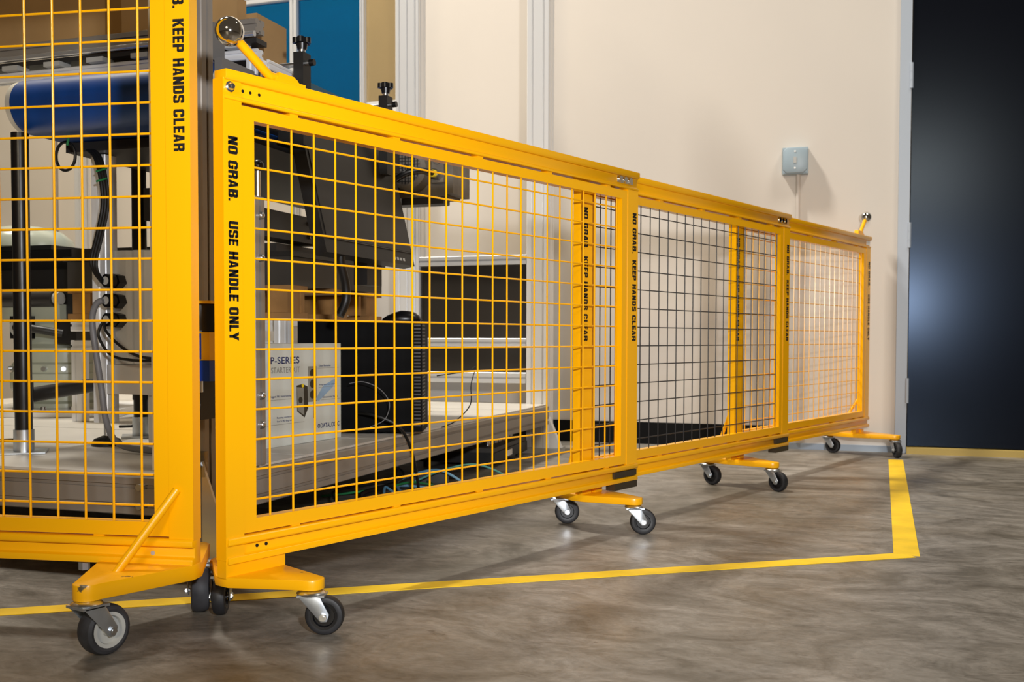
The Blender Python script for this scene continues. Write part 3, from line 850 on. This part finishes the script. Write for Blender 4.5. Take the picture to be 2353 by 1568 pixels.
for x0, x1 in ((-2.50, -2.46),):
    profile(x0, x1, HB + 0.042, 2.20, 1.208, 1.242, 'y').build('cross_bar', 'aluminium', cv)
MB().box(-1.350, -1.340, 1.90, 1.985, NZ + NR + 0.0005, 1.165).bevel(0.001, 1).build('side_plate', 'mid_grey', cv)
# black tube legs
for yb, z1 in ((1.930, NZ - NR - 0.004), (2.350, NZ - NR - 0.004)):
    lg = MB().cyl((-1.862, yb, 0.214), (-1.862, yb, z1), 0.0195, 28).build('tube_leg', 'plastic_black', cv, True, label='black tube leg')
    MB().cyl((-1.862, yb, 0.305), (-1.862, yb, 0.372), 0.0222, 28).build('sleeve', 'plastic_black', lg, True)
    fl = MB().lathe([(0, 0.2035), (0.0232, 0.2035), (0.0232, 0.258), (0.0205, 0.258), (0, 0.258)], (-1.862, yb, 0), (0, 0, 1), 28)
    fl.box(-1.912, -1.812, yb - 0.05, yb + 0.05, 0.2036, 0.2075, Matrix.Translation((-1.862, yb, 0)) @ Matrix.Rotation(R(38), 4, 'Z') @ Matrix.Translation((1.862, -yb, 0)))
    fl.build('flange', 'zinc', lg, True)
    MB().cyl((-1.884, yb, 0.232), (-1.925, yb - 0.012, 0.230), 0.0045, 10).build('set_screw', 'plastic_black', lg, True)
MB().tube([(-1.862, 1.93, 0.335), (-1.862, 2.05, 0.345), (-1.95, 2.75, 0.38)], 0.018, 16, 4).build('tie_tube', 'plastic_matt', cv, True)
leg = profile(-1.812, -1.768, 2.105, 2.149, 0.262, NZ - NR - 0.028, 'z').build('profile_leg', 'aluminium', cv)
MB().cyl((-1.79, 2.127, 0.222), (-1.79, 2.127, 0.262), 0.007, 14).build('stud', 'steel', leg, True)
MB().lathe([(0, 0.2035), (0.036, 0.2035), (0.037, 0.211), (0.030, 0.220), (0.010, 0.228), (0, 0.228)], (-1.79, 2.127, 0), (0, 0, 1), 28).build('levelling_foot', 'plastic_black', leg, True)
MB().box(-1.764, -1.575, 2.10, 2.22, 0.335, 0.408).bevel(0.001, 1).build('leg_shelf', 'aluminium', cv)
MB().box(-1.766, -1.764 + 0.001, 2.11, 2.14, 0.30, 0.345).build('shelf_tab', 'aluminium', cv)
profile(-1.66, -1.62, 2.12, 2.16, 0.2035, 0.334, 'z').build('profile_leg', 'aluminium', cv)
# gear motor at the far end
gm = MB().box(-1.34, -1.182, 2.90, 3.02, 0.905, 1.04).bevel(0.02, 3)
gm.build('gear_motor', 'cast_grey', cv, True)
motor = [o for o in cv.children if o.name.startswith('gear_motor')][0]
MB().lathe([(0, 0), (0.052, 0), (0.062, 0.01), (0.062, 0.07), (0, 0.07)], (-1.287, 2.835, 0.985), (0, 1, 0), 32).build('fan_cowl', 'cast_grey', motor, True)
gr = MB()
for i in range(9):
    d = -0.040 + 0.010 * i
    hw = math.sqrt(max(0.048 ** 2 - d * d, 1e-5))
    gr.box(-1.287 - hw, -1.287 + hw, 2.8315, 2.8345, 0.985 + d - 0.001, 0.985 + d + 0.001)
    gr.box(-1.287 + d - 0.001, -1.287 + d + 0.001, 2.8318, 2.8342, 0.985 - hw, 0.985 + hw)
gr.lathe([(0.007, 0), (0.011, 0), (0.011, 0.003), (0.007, 0.003)], (-1.287, 2.830, 0.985), (0, 1, 0), 20, True)
gr.build('fan_grille', 'dark_steel', motor)
MB().box(-1.222, -1.182, 2.880, 2.899, 0.945, 1.035).bevel(0.004, 2).build('terminal_box', 'cast_grey', motor, True)
MB().cyl((-1.202, 2.880, 1.012), (-1.202, 2.874, 1.012), 0.013, 20).build('screw_plug', 'cast_grey', motor, True)
MB().cyl((-1.197, 2.880, 0.968), (-1.203, 2.852, 0.968), 0.0165, 6).build('cable_gland', 'steel', motor, True)
MB().cyl((-1.2032, 2.852, 0.968), (-1.2045, 2.846, 0.968), 0.0110, 18).build('gland_ring', 'gland_yellow', motor, True)
MB().tube([(-1.204, 2.849, 0.968), (-1.215, 2.800, 0.971), (-1.255, 2.775, 0.962), (-1.300, 2.775, 0.940)], 0.0078, 12, 5).build('motor_cable', 'cable_black', motor, True)
MB().box(-1.180, -1.156, 2.890, 3.03, 0.912, 1.03).bevel(0.006, 2).build('gearbox_cover', 'cast_grey', motor, True)
MB().box(-1.33, -1.19, 2.90, 2.95, 0.884, 0.904).bevel(0.003, 1).build('motor_foot', 'dark_steel', motor)

# ------------------------------------------------------------------ cartons above the conveyor
def carton(name, label, x0, x1, y0, y1, z0, z1, tapes):
    t = thing(name, label, 'box', ((x0 + x1) / 2, (y0 + y1) / 2, z0))
    cx, cy = (x0 + x1) / 2, (y0 + y1) / 2
    MB().box(x0 - cx, x1 - cx, y0 - cy, y1 - cy, 0, z1 - z0).bevel(0.003, 2).build('carton_body', 'cardboard', t)
    for a, b_ in tapes:
        MB().box(a - cx, b_ - cx, y0 - cy - 0.0008, y0 - cy + 0.001, 0.001, z1 - z0).build('packing_tape', 'cardboard_tape', t)
    return t
ca = carton('cardboard_box', 'large brown cardboard box with packing tape on the bars above the conveyor nose', -2.50, -1.452, 2.205, 2.245, 1.2435, 1.62, [(-1.845, -1.795)])
MB().box(0.525, 0.5262, -0.012, 0.018, 0.07, 0.16).build('shipping_label', 'paper', ca)
carton('cardboard_box', 'smaller brown cardboard box on the belt behind the taped one', -1.935, -1.425, 2.250, 2.390, 1.0855, 1.285, [])

# ------------------------------------------------------------------ cables hanging below the conveyor
def cable(name, label, pts, r, m, seg=8, sm=6):
    o = MB().tube(pts, r, seg, sm).build(name, m, None, True)
    return tag(o, label, 'cable')
ring = []
for k in range(21):
    a = 2 * math.pi * k / 20 + 1.2
    ring.append((-1.812 + 0.028 * math.cos(a), 2.02 + 0.002 * k / 20, 0.912 + 0.034 * math.sin(a)))
cable('cable_coil', 'black cable loop hanging under the conveyor nose', ring, 0.0036, 'cable_black')
zip_ = tag(MB().cyl((-1.799, 2.012, 0.936), (-1.795, 2.012, 0.953), 0.003, 8).build('cable_tie', 'cable_green'), 'small green cable tie on the black cable loop', 'cable tie')
for i, dx in enumerate((0.0, 0.008, -0.008)):
    o = cable('cable', 'black cable in the bundle hanging from the conveyor to the upper gland',
          [(-1.80 + dx, 2.08, 0.940), (-1.755 + dx, 2.06, 0.918), (-1.730 + dx, 2.05, 0.87), (-1.722 + dx, 2.05, 0.80), (-1.738 + dx, 2.05, 0.73), (-1.758 + dx, 2.05, 0.665), (-1.752 + dx * 0.6, 2.05, 0.635), (-1.732, 2.048, 0.612 + dx * 0.4)], 0.0042, 'cable_black')
    o['group'] = 'hanging cable bundle'
for z in (0.876, 0.852):
    tag(MB().cyl((-1.742, 2.044, z), (-1.712, 2.044, z + 0.006), 0.0024, 8).build('cable_tie', 'cable_green'), ['upper green cable tie around the hanging black cables', 'lower green cable tie around the hanging black cables'][z < 0.86], 'cable tie')
cable('conduit_hose', 'grey hose curving down from the middle gland to the platform', [(-1.731, 2.049, 0.566), (-1.748, 2.045, 0.556), (-1.760, 2.045, 0.52), (-1.752, 2.045, 0.45), (-1.732, 2.04, 0.36), (-1.708, 2.03, 0.27), (-1.655, 2.01, 0.222), (-1.55, 1.99, 0.2125), (-1.45, 1.98, 0.2120)], 0.0075, 'cable_grey', 12)

# ------------------------------------------------------------------ light grey control cabinet with glands
cb = thing('control_cabinet', 'light grey control cabinet with black cable glands under the conveyor', 'cabinet', (-1.682, 2.16, 0.4085))
pl = [(-0.075, 0.05), (-0.075, -0.045), (-0.058, -0.058), (-0.022, -0.058), (-0.012, -0.050), (-0.002, -0.058), (0.030, -0.058), (0.046, -0.048), (0.105, -0.040), (0.105, 0.05)]
MB().prism(pl, (0, 0, 0), (1, 0, 0), (0, 1, 0), (0, 0, 0.282)).bevel(0.002, 1).build('body', 'cabinet_grey', cb)
MB().lathe([(0.009, 0), (0.012, 0), (0.012, 0.002), (0.009, 0.002)], (0.052, -0.050, 0.262), (0, 1, 0), 20, True).build('emblem', 'ink', cb)
for z in (0.205, 0.157, 0.110):
    gl = MB().cyl((-0.040, -0.057, z), (-0.040, -0.084, z), 0.019, 6)
    gl.cyl((-0.042, -0.084, z), (-0.046, -0.104, z), 0.0165, 20)
    gl.build('cable_gland', 'plastic_black', cb, True)
    MB().cyl((-0.0462, -0.104, z), (-0.0464, -0.1055, z), 0.0100, 18).build('gland_insert', 'plastic_grey', cb, True)
cable('cable', 'upper thin black lead drooping from the lowest gland', [(-1.730, 2.052, 0.515), (-1.719, 2.045, 0.49), (-1.674, 2.04, 0.455), (-1.629, 2.045, 0.432), (-1.594, 2.06, 0.425)], 0.0035, 'cable_black')
cable('cable', 'lower thin black lead drooping from the lowest gland', [(-1.734, 2.052, 0.515), (-1.742, 2.045, 0.48), (-1.704, 2.04, 0.435), (-1.654, 2.045, 0.422), (-1.594, 2.06, 0.420)], 0.0035, 'cable_black')

# ------------------------------------------------------------------ robot base
rb = thing('industrial_robot', 'pale cream robot pedestal with black motor and bolts on a square plate', 'robot', (-2.72, 3.02, 0.2035))
MB().box(-0.24, 0.24, -0.24, 0.24, 0, 0.024, Matrix.Rotation(R(27), 4, 'Z')).bevel(0.003, 1).build('base_plate', 'aluminium', rb)
for x, y_ in ((-0.02, -0.215), (0.075, -0.19), (-0.13, -0.185), (0.16, -0.15)):
    MB().cyl((x, y_, 0.024), (x, y_, 0.034), 0.011, 16, 0.008).build('bolt', 'steel', rb, True)
MB().lathe([(0, 0.0245), (0.155, 0.0245), (0.155, 0.040), (0.125, 0.048), (0.125, 0.082), (0, 0.082)], (0, 0, 0), (0, 0, 1), 40).build('foot_ring', 'robot_cream', rb, True)
MB().lathe([(0, 0.0825), (0.178, 0.0825), (0.182, 0.10), (0.182, 0.145), (0.176, 0.15), (0.176, 0.178), (0.168, 0.185), (0.168, 0.235), (0.150, 0.25), (0.150, 0.33), (0, 0.33)], (0, 0, 0), (0, 0, 1), 56).build('pedestal', 'robot_cream', rb, True)
for i in range(12):
    a = R(-150) + i * R(20)
    MB().cyl((0.176 * math.cos(a), 0.176 * math.sin(a), 0.163), (0.188 * math.cos(a), 0.188 * math.sin(a), 0.163), 0.0085, 12).build('bolt', 'steel', rb, True)
MB().box(-0.20, 0.15, -0.19, 0.10, 0.331, 0.385).bevel(0.012, 2).build('shoulder_casting', 'robot_cream', rb, True)
MB().box(-0.05, 0.045, -0.205, -0.191, 0.268, 0.345).bevel(0.004, 1).build('connector_plate', 'plastic_black', rb)
MB().cyl((0.005, -0.205, 0.306), (0.005, -0.232, 0.306), 0.030, 24).build('connector', 'plastic_grey', rb, True)
MB().tube([(0.005, -0.232, 0.306), (0.04, -0.26, 0.305), (0.10, -0.25, 0.30), (0.17, -0.20, 0.285)], 0.014, 12, 4).build('robot_cable', 'cable_black', rb, True)
MB().cyl((-0.16, -0.185, 0.405), (0.13, -0.185, 0.405), 0.030, 24).build('motor', 'dark_steel', rb, True)
MB().cyl((0.131, -0.185, 0.405), (0.150, -0.185, 0.405), 0.022, 20).build('motor_cap', 'plastic_grey', rb, True)
MB().box(-0.22, 0.20, -0.17, 0.10, 0.440, 0.505).bevel(0.012, 2).build('arm_housing', 'plastic_matt', rb, True)
MB().box(-0.25, 0.21, -0.15, 0.12, 0.506, 0.575).bevel(0.02, 3).build('arm_housing', 'plastic_black', rb, True)
MB().box(-0.25, 0.08, -0.15, 0.10, 0.576, 0.592).bevel(0.004, 1).build('cover_plate', 'plastic_matt', rb, True)
MB().lathe([(0.175, 0.592), (0.165, 0.625), (0.13, 0.655), (0.07, 0.672), (0, 0.677)], (-0.16, -0.02, 0), (0, 0, 1), 40).build('dome_cover', 'robot_cream', rb, True)
MB().box(0.10, 0.19, -0.16, -0.05, 0.25, 0.439).bevel(0.01, 2).build('cable_carrier', 'plastic_matt', rb, True)

# ------------------------------------------------------------------ table, pallet, grey tray behind the monitor
tb = thing('profile_table', 'low aluminium profile table carrying a wooden pallet inside the cell', 'table', (-1.96, 3.10, 0.2035))
for z0 in (0.225, 0.292):
    profile(-0.45, 0.32, -0.40, -0.36, z0, z0 + 0.038, 'x').build('rail', 'aluminium', tb)
profile(0.325, 0.365, -0.40, 0.40, 0.225, 0.330, 'y', 1, 2).build('rail', 'aluminium', tb)
for x, y_ in ((-0.45, -0.40), (0.325, -0.44), (-0.45, 0.36), (0.325, 0.401)):
    profile(x, x + 0.04, y_, y_ + 0.039, 0.0, 0.224 if y_ in (-0.40, 0.36) else 0.33, 'z').build('leg', 'aluminium', tb)
pa = thing('wooden_pallet', 'brown wooden pallet with slatted side resting on the profile table', 'pallet', (-1.96, 3.10, 0.534))
for y0 in (-0.40, -0.14, 0.12):
    MB().box(-0.46, 0.36, y0, y0 + 0.10, 0.0, 0.018).bevel(0.001, 1).build('plank', 'wood', pa)
    MB().box(-0.46, 0.36, y0, y0 + 0.10, 0.084, 0.100).bevel(0.001, 1).build('plank', 'wood', pa)
for y0 in (-0.33, 0.05):
    MB().box(-0.455, 0.355, y0, y0 + 0.02, 0.0186, 0.0834).build('stringer', 'wood', pa)
for x0 in (-0.44, -0.09, 0.28):
    for y0 in (-0.40, 0.12):
        MB().box(x0, x0 + 0.07, y0, y0 + 0.069, 0.0185, 0.0835).build('pallet_block', 'wood', pa)
tr = thing('steel_tray', 'dark grey steel tray stacked on the wooden pallet', 'tray', (-1.96, 3.10, 0.6345))
MB().box(-0.46, 0.36, -0.40, 0.22, 0.0, 0.085).bevel(0.003, 1).build('tray_body', 'sheet_grey', tr)
MB().box(-0.47, 0.37, -0.41, 0.23, 0.0855, 0.100).bevel(0.002, 1).build('tray_rim', 'dark_steel', tr)
MB().box(-0.46, 0.30, -0.38, -0.05, 0.1005, 0.128).bevel(0.003, 1).build('tray_lid', 'sheet_grey', tr)
# dark beam with pale end cap
bmx = MB().box(-1.69, -1.61, 2.15, 2.86, 0.768, 0.848).bevel(0.002, 1)
bo = bmx.build('under_beam', 'dark_steel', cv, label='dark steel beam under the conveyor')
MB().box(-1.689, -1.609, 2.861, 2.905, 0.766, 0.850).bevel(0.004, 1).build('end_cap', 'door_frame_paint', bo)
for z in (0.788, 0.828):
    MB().cyl((-1.6105, 2.83, z), (-1.602, 2.83, z), 0.007, 12).build('bolt', 'steel', bo, True)
MB().box(-1.69, -1.65, 2.35, 2.39, 0.848, NZ - NR - 0.027).build('hanger', 'dark_steel', bo)

# ------------------------------------------------------------------ monitor
mo = thing('touch_monitor', 'dark flat touch monitor tilted back above the computer tower', 'monitor', (-1.235, 2.455, 0.52))
tilt = Matrix.Translation((0.032, 0, 0.162)) @ Matrix.Rotation(R(-13), 4, 'Y')
MB().box(-0.034, 0.0, -0.258, 0.258, 0, 0.330, tilt).bevel(0.004, 2).build('housing', 'plastic_matt', mo, True)
MB().box(0.0003, 0.0018, -0.245, 0.250, 0.040, 0.322, tilt).build('screen', 'screen', mo)
MB().box(0.0003, 0.0030, -0.250, 0.252, 0.036, 0.0385, tilt).build('screen_lip', 'sheet_grey', mo)
for i in range(4):
    MB().box(0.0003, 0.0008, 0.125 + 0.020 * i, 0.137 + 0.020 * i, 0.010, 0.018, tilt).build('button_icon', 'plastic_grey', mo)
MB().box(-0.085, -0.035, -0.05, 0.05, 0.12, 0.22, tilt).bevel(0.003, 1).build('mount_plate', 'plastic_black', mo)
MB().box(-0.0695, -0.0365, -0.030, 0.030, 0.33, 0.50).bevel(0.003, 1).build('mount_arm', 'plastic_matt', mo)
MB().box(-0.060, -0.020, 0.06, 0.15, 0.10, 0.175).bevel(0.006, 2).build('connector_cover', 'plastic_matt', mo, True)
MB().tube([(0.012, -0.150, 0.168), (0.010, -0.145, 0.14), (0.012, -0.125, 0.09), (0.010, -0.120, 0.05), (0.0, -0.135, 0.012)], 0.0115, 14, 6).build('cable_sleeve', 'cable_black', mo, True)

# ------------------------------------------------------------------ computer tower, mouse, product carton
pa_ = math.atan2(0.104, 0.324)
pc = thing('computer_tower', 'black desktop computer tower standing on the platform below the monitor', 'computer', (-1.173, 2.676, 0.2035), pa_)
MB().box(-0.345, -0.016, 0, 0.175, 0.006, 0.320).bevel(0.003, 2).build('case', 'case_black', pc, True)
fp = MB().box(-0.0155, 0.008, 0.001, 0.174, 0.006, 0.321).bevel(0.006, 2).build('front_panel', 'case_black', pc, True)
for i in range(30):
    z = 0.022 + i * 0.0098
    MB().box(0.0078, 0.0095, 0.010, 0.080, z, z + 0.0045).build('vent_slat', 'dark_steel', fp)
    MB().box(-0.0145, 0.004, -0.0012, 0.0009, z, z + 0.0045).build('vent_slat', 'dark_steel', fp)
for x in (-0.33, -0.05):
    MB().box(x, x + 0.03, 0.01, 0.165, 0, 0.0058).build('foot', 'rubber', pc)
ms = thing('computer_mouse', 'black computer mouse lying on top of the computer tower', 'mouse', (-1.255, 2.735, 0.524), pa_)
mm = MB()
mm.lathe([(0.0, 0.032), (0.012, 0.031), (0.022, 0.026), (0.029, 0.016), (0.031, 0.006), (0.029, 0.0), (0, 0)], (0, 0, 0), (0, 0, 1), 32)
for v in mm.bm.verts:
    v.co.x *= 1.85
    if v.co.x < 0:
        v.co.z *= 1 + v.co.x * 8
mm.build('shell', 'plastic_black', ms, True)
MB().cyl((0.03, 0, 0.0262), (0.04, 0, 0.0222), 0.0035, 10).build('wheel', 'rubber', ms, True)

ct = thing('product_carton', 'white product carton printed with P-SERIES STARTER KIT on the platform beside the gate', 'box', (-1.352, 2.352, 0.2035), math.atan2(0.326, 0.032))
CW, CH = 0.328, 0.258       # local x along the printed face, -y toward the aisle
MB().box(-CW / 2, CW / 2, 0, 0.095, 0, CH).bevel(0.0015, 1).build('carton_body', 'carton_white', ct)
MB().box(-CW / 2 - 0.0008, -CW / 2 - 0.0002, 0.001, 0.094, 0.001, CH - 0.001).build('side_print', 'scanner_blue', ct)
def on_face(body, x, z, length, h, m, bold=0.0):
    o = put('printed_text', text_mesh('printed_text', body, length, h, bold, 0.0002), m, ct)
    o.matrix_local = Matrix(((1, 0, 0, x), (0, 0, -1, -0.0002), (0, 1, 0, z), (0, 0, 0, 1)))
on_face('P-SERIES', -0.144, 0.207, 0.118, 0.0175, 'print_navy', 0.012)
on_face('STARTER KIT', -0.142, 0.184, 0.118, 0.0145, 'print_grey')
on_face('DATALOGIC', 0.068, 0.033, 0.088, 0.0125, 'print_navy', 0.014)
MB().lathe([(0.0032, 0), (0.0058, 0), (0.0058, 0.0003), (0.0032, 0.0003)], (0.060, -0.0003, 0.0392), (0, 1, 0), 18, True).build('logo_ring', 'print_navy', ct)
on_face('Rugged, IP67 metal housing', -0.146, 0.122, 0.085, 0.0065, 'print_navy')
on_face('Rotating connector', -0.120, 0.069, 0.062, 0.006, 'print_navy')
on_face('for 0-90 degree', -0.120, 0.060, 0.062, 0.006, 'print_navy')
on_face('www.datalogic.com', -0.140, 0.022, 0.055, 0.0055, 'print_navy')
on_face('Colour illumination', 0.060, 0.196, 0.055, 0.0055, 'print_navy')
on_face('Integrated lens control', 0.062, 0.145, 0.080, 0.0055, 'print_navy')
on_face('Electronic focus', 0.078, 0.112, 0.070, 0.0055, 'print_navy')
for x0, x1, z in ((-0.160, -0.06, 0.117), (-0.160, -0.005, 0.055), (0.055, 0.155, 0.192), (0.060, 0.158, 0.141), (0.070, 0.158, 0.107)):
    MB().box(x0, x1, -0.0004, -0.0001, z, z + 0.0008).build('leader_line', 'print_grey', ct)
MB().prism([(0.045, 0.11), (0.08, 0.145), (0.145, 0.165), (0.125, 0.14), (0.06, 0.105)], (0, -0.0003, 0), (1, 0, 0), (0, 0, 1), (0, 0.0002, 0)).build('printed_beam', 'print_sky', ct)
pic = MB().prism([(-0.038, 0.150), (-0.012, 0.153), (0.010, 0.146), (0.012, 0.090), (-0.004, 0.066), (-0.036, 0.084)], (0, -0.0004, 0), (1, 0, 0), (0, 0, 1), (0, 0.0003, 0)).build('printed_product', 'print_dark', ct)
MB().prism([(-0.037, 0.146), (-0.008, 0.143), (-0.006, 0.072), (-0.034, 0.086)], (0, -0.0007, 0), (1, 0, 0), (0, 0, 1), (0, 0.0003, 0)).build('printed_face', 'print_grey', pic)
MB().lathe([(0, 0), (0.0085, 0), (0.0085, 0.0003), (0, 0.0003)], (-0.022, -0.0012, 0.112), (0, 1, 0), 18).build('printed_lens', 'print_dark', pic)
MB().lathe([(0, 0), (0.005, 0), (0.005, 0.0003), (0, 0.0003)], (-0.012, -0.0010, 0.149), (0, 1, 0), 14).build('printed_lamp', 'gland_yellow', pic)
pic2 = MB().prism([(0.012, 0.198), (0.050, 0.198), (0.052, 0.105), (0.012, 0.105)], (0, -0.0002, 0), (1, 0, 0), (0, 0, 1), (0, 0.0001, 0)).build('printed_product', 'print_grey', ct)
for z in (0.180, 0.152, 0.124):
    MB().lathe([(0, 0), (0.011, 0), (0.011, 0.0003), (0, 0.0003)], (0.031, -0.0006, z), (0, 1, 0), 18).build('printed_lens', 'print_dark', pic2)
MB().box(0.034, 0.042, -0.0004, -0.0001, 0.062, 0.104).build('printed_plug', 'print_grey', ct)
# leads at the tower
cable('cable', 'thin black lead looping from the computer tower down to the platform', [(-1.170, 2.80, 0.365), (-1.13, 2.95, 0.375), (-1.125, 3.00, 0.385), (-1.135, 2.99, 0.33), (-1.13, 2.97, 0.27), (-1.15, 2.90, 0.225), (-1.18, 2.86, 0.2075)], 0.0018, 'cable_black')
cable('cable', 'black power cord hanging from the platform edge to the floor cables', [(-1.33, 2.60, 0.265), (-1.27, 2.58, 0.262), (-1.21, 2.60, 0.235), (-1.188, 2.63, 0.19), (-1.180, 2.66, 0.12), (-1.195, 2.72, 0.04), (-1.23, 2.78, 0.007)], 0.0045, 'cable_black')
cable('cable', 'pale thin lead arching in front of the black computer tower', [(-1.325, 2.545, 0.35), (-1.285, 2.55, 0.355), (-1.245, 2.57, 0.335), (-1.225, 2.59, 0.295), (-1.235, 2.58, 0.25), (-1.27, 2.56, 0.23)], 0.0012, 'cable_grey')

# ------------------------------------------------------------------ floor clutter under the platform
random.seed(11)
def floor_cable(label, m, pts, r):
    cable('cable', label, pts, r, m, 8, 7)
floor_cable('light blue cable curling on the floor under the platform', 'cable_blue', [(-1.34, 2.62, 0.006), (-1.27, 2.75, 0.006), (-1.33, 2.88, 0.02), (-1.25, 2.95, 0.006), (-1.20, 2.86, 0.006), (-1.26, 2.78, 0.01), (-1.35, 2.92, 0.03), (-1.28, 3.06, 0.05), (-1.20, 3.10, 0.006), (-1.14, 3.02, 0.006)], 0.0042)
floor_cable('second light blue cable lying nearest to the gate mesh', 'cable_blue', [(-1.40, 2.45, 0.006), (-1.28, 2.50, 0.006), (-1.20, 2.55, 0.006), (-1.22, 2.66, 0.01), (-1.30, 2.72, 0.04), (-1.24, 2.62, 0.006), (-1.17, 2.70, 0.006)], 0.0038)
floor_cable('teal and white cable arching over the floor cables', 'cable_teal', [(-1.34, 2.95, 0.01), (-1.26, 3.05, 0.05), (-1.20, 3.20, 0.055), (-1.12, 3.25, 0.02), (-1.06, 3.16, 0.005), (-1.06, 3.05, 0.005)], 0.0032)
floor_cable('green cable half hidden below the platform edge', 'cable_green', [(-1.50, 2.70, 0.005), (-1.36, 2.80, 0.02), (-1.30, 2.90, 0.03), (-1.27, 3.00, 0.01), (-1.33, 3.10, 0.005)], 0.0035)
floor_cable('thick black cable bundle on the floor below the platform', 'cable_black', [(-1.30, 2.02, 0.008), (-1.26, 2.20, 0.008), (-1.32, 2.38, 0.012), (-1.27, 2.52, 0.01), (-1.36, 2.68, 0.02), (-1.33, 2.85, 0.03), (-1.42, 3.0, 0.01)], 0.0075)
floor_cable('thin black cable snaking over the floor under the platform', 'cable_black', [(-1.33, 2.12, 0.006), (-1.21, 2.28, 0.006), (-1.27, 2.42, 0.02), (-1.40, 2.60, 0.04), (-1.30, 2.82, 0.05), (-1.38, 2.98, 0.06), (-1.45, 3.1, 0.01)], 0.0045)
floor_cable('bright blue cable lying on the floor beside the black bundle', 'scanner_blue', [(-1.30, 2.10, 0.005), (-1.22, 2.20, 0.005), (-1.17, 2.28, 0.02), (-1.20, 2.38, 0.03), (-1.26, 2.45, 0.006)], 0.0035)
pb = thing('power_adapter', 'black power adapter lying on the floor among the cables', 'adapter', (-1.33, 3.13, 0), R(20))
MB().box(-0.06, 0.06, -0.03, 0.03, 0, 0.034).bevel(0.004, 2).build('case', 'plastic_matt', pb, True)
MB().cyl((0.06, 0, 0.016), (0.085, 0, 0.016), 0.006, 12).build('strain_relief', 'cable_black', pb, True)
pg = thing('plug', 'dark grey plug lying on the floor in front of the blue cables', 'plug', (-1.215, 2.46, 0), R(60))
MB().box(-0.035, 0.035, -0.02, 0.02, 0, 0.045).bevel(0.008, 2).build('plug_body', 'rubber_grey', pg, True)
MB().cyl((0.035, 0, 0.02), (0.07, 0, 0.012), 0.008, 12).build('strain_relief', 'cable_black', pg, True)
un = thing('air_manifold', 'low black valve manifold with steel fittings on the floor under the far platform', 'manifold', (-1.36, 3.80, 0), R(4))
MB().box(-0.20, 0.10, -0.30, 0.20, 0.02, 0.058).bevel(0.004, 1).build('base_block', 'plastic_matt', un)
MB().box(-0.19, 0.095, -0.30, 0.20, 0.0585, 0.075).bevel(0.003, 1).build('valve_bank', 'sheet_grey', un)
MB().box(0.1005, 0.1015, -0.12, -0.05, 0.028, 0.05).build('label_plate', 'paper', un)
for i in range(7):
    yy = -0.20 + i * 0.055
    MB().cyl((0.045, yy, 0.075), (0.045, yy, 0.098), 0.0105, 14).build('fitting', 'steel', un, True)
for x, yy in ((-0.17, -0.27), (0.07, -0.27), (-0.17, 0.17), (0.07, 0.17)):
    MB().cyl((x, yy, 0), (x, yy, 0.02), 0.014, 12).build('foot', 'rubber', un, True)

# conduits on the far wall, seen below the conveyor
MB().cyl((-4.19, WALL - 0.014, 0.0), (-4.19, WALL - 0.014, 2.6), 0.013, 12).build('wall_conduit', 'conduit_paint', None, True)
tag(bpy.data.objects['wall_conduit'], 'slim beige conduit running up the beige wall behind the cell', 'conduit')
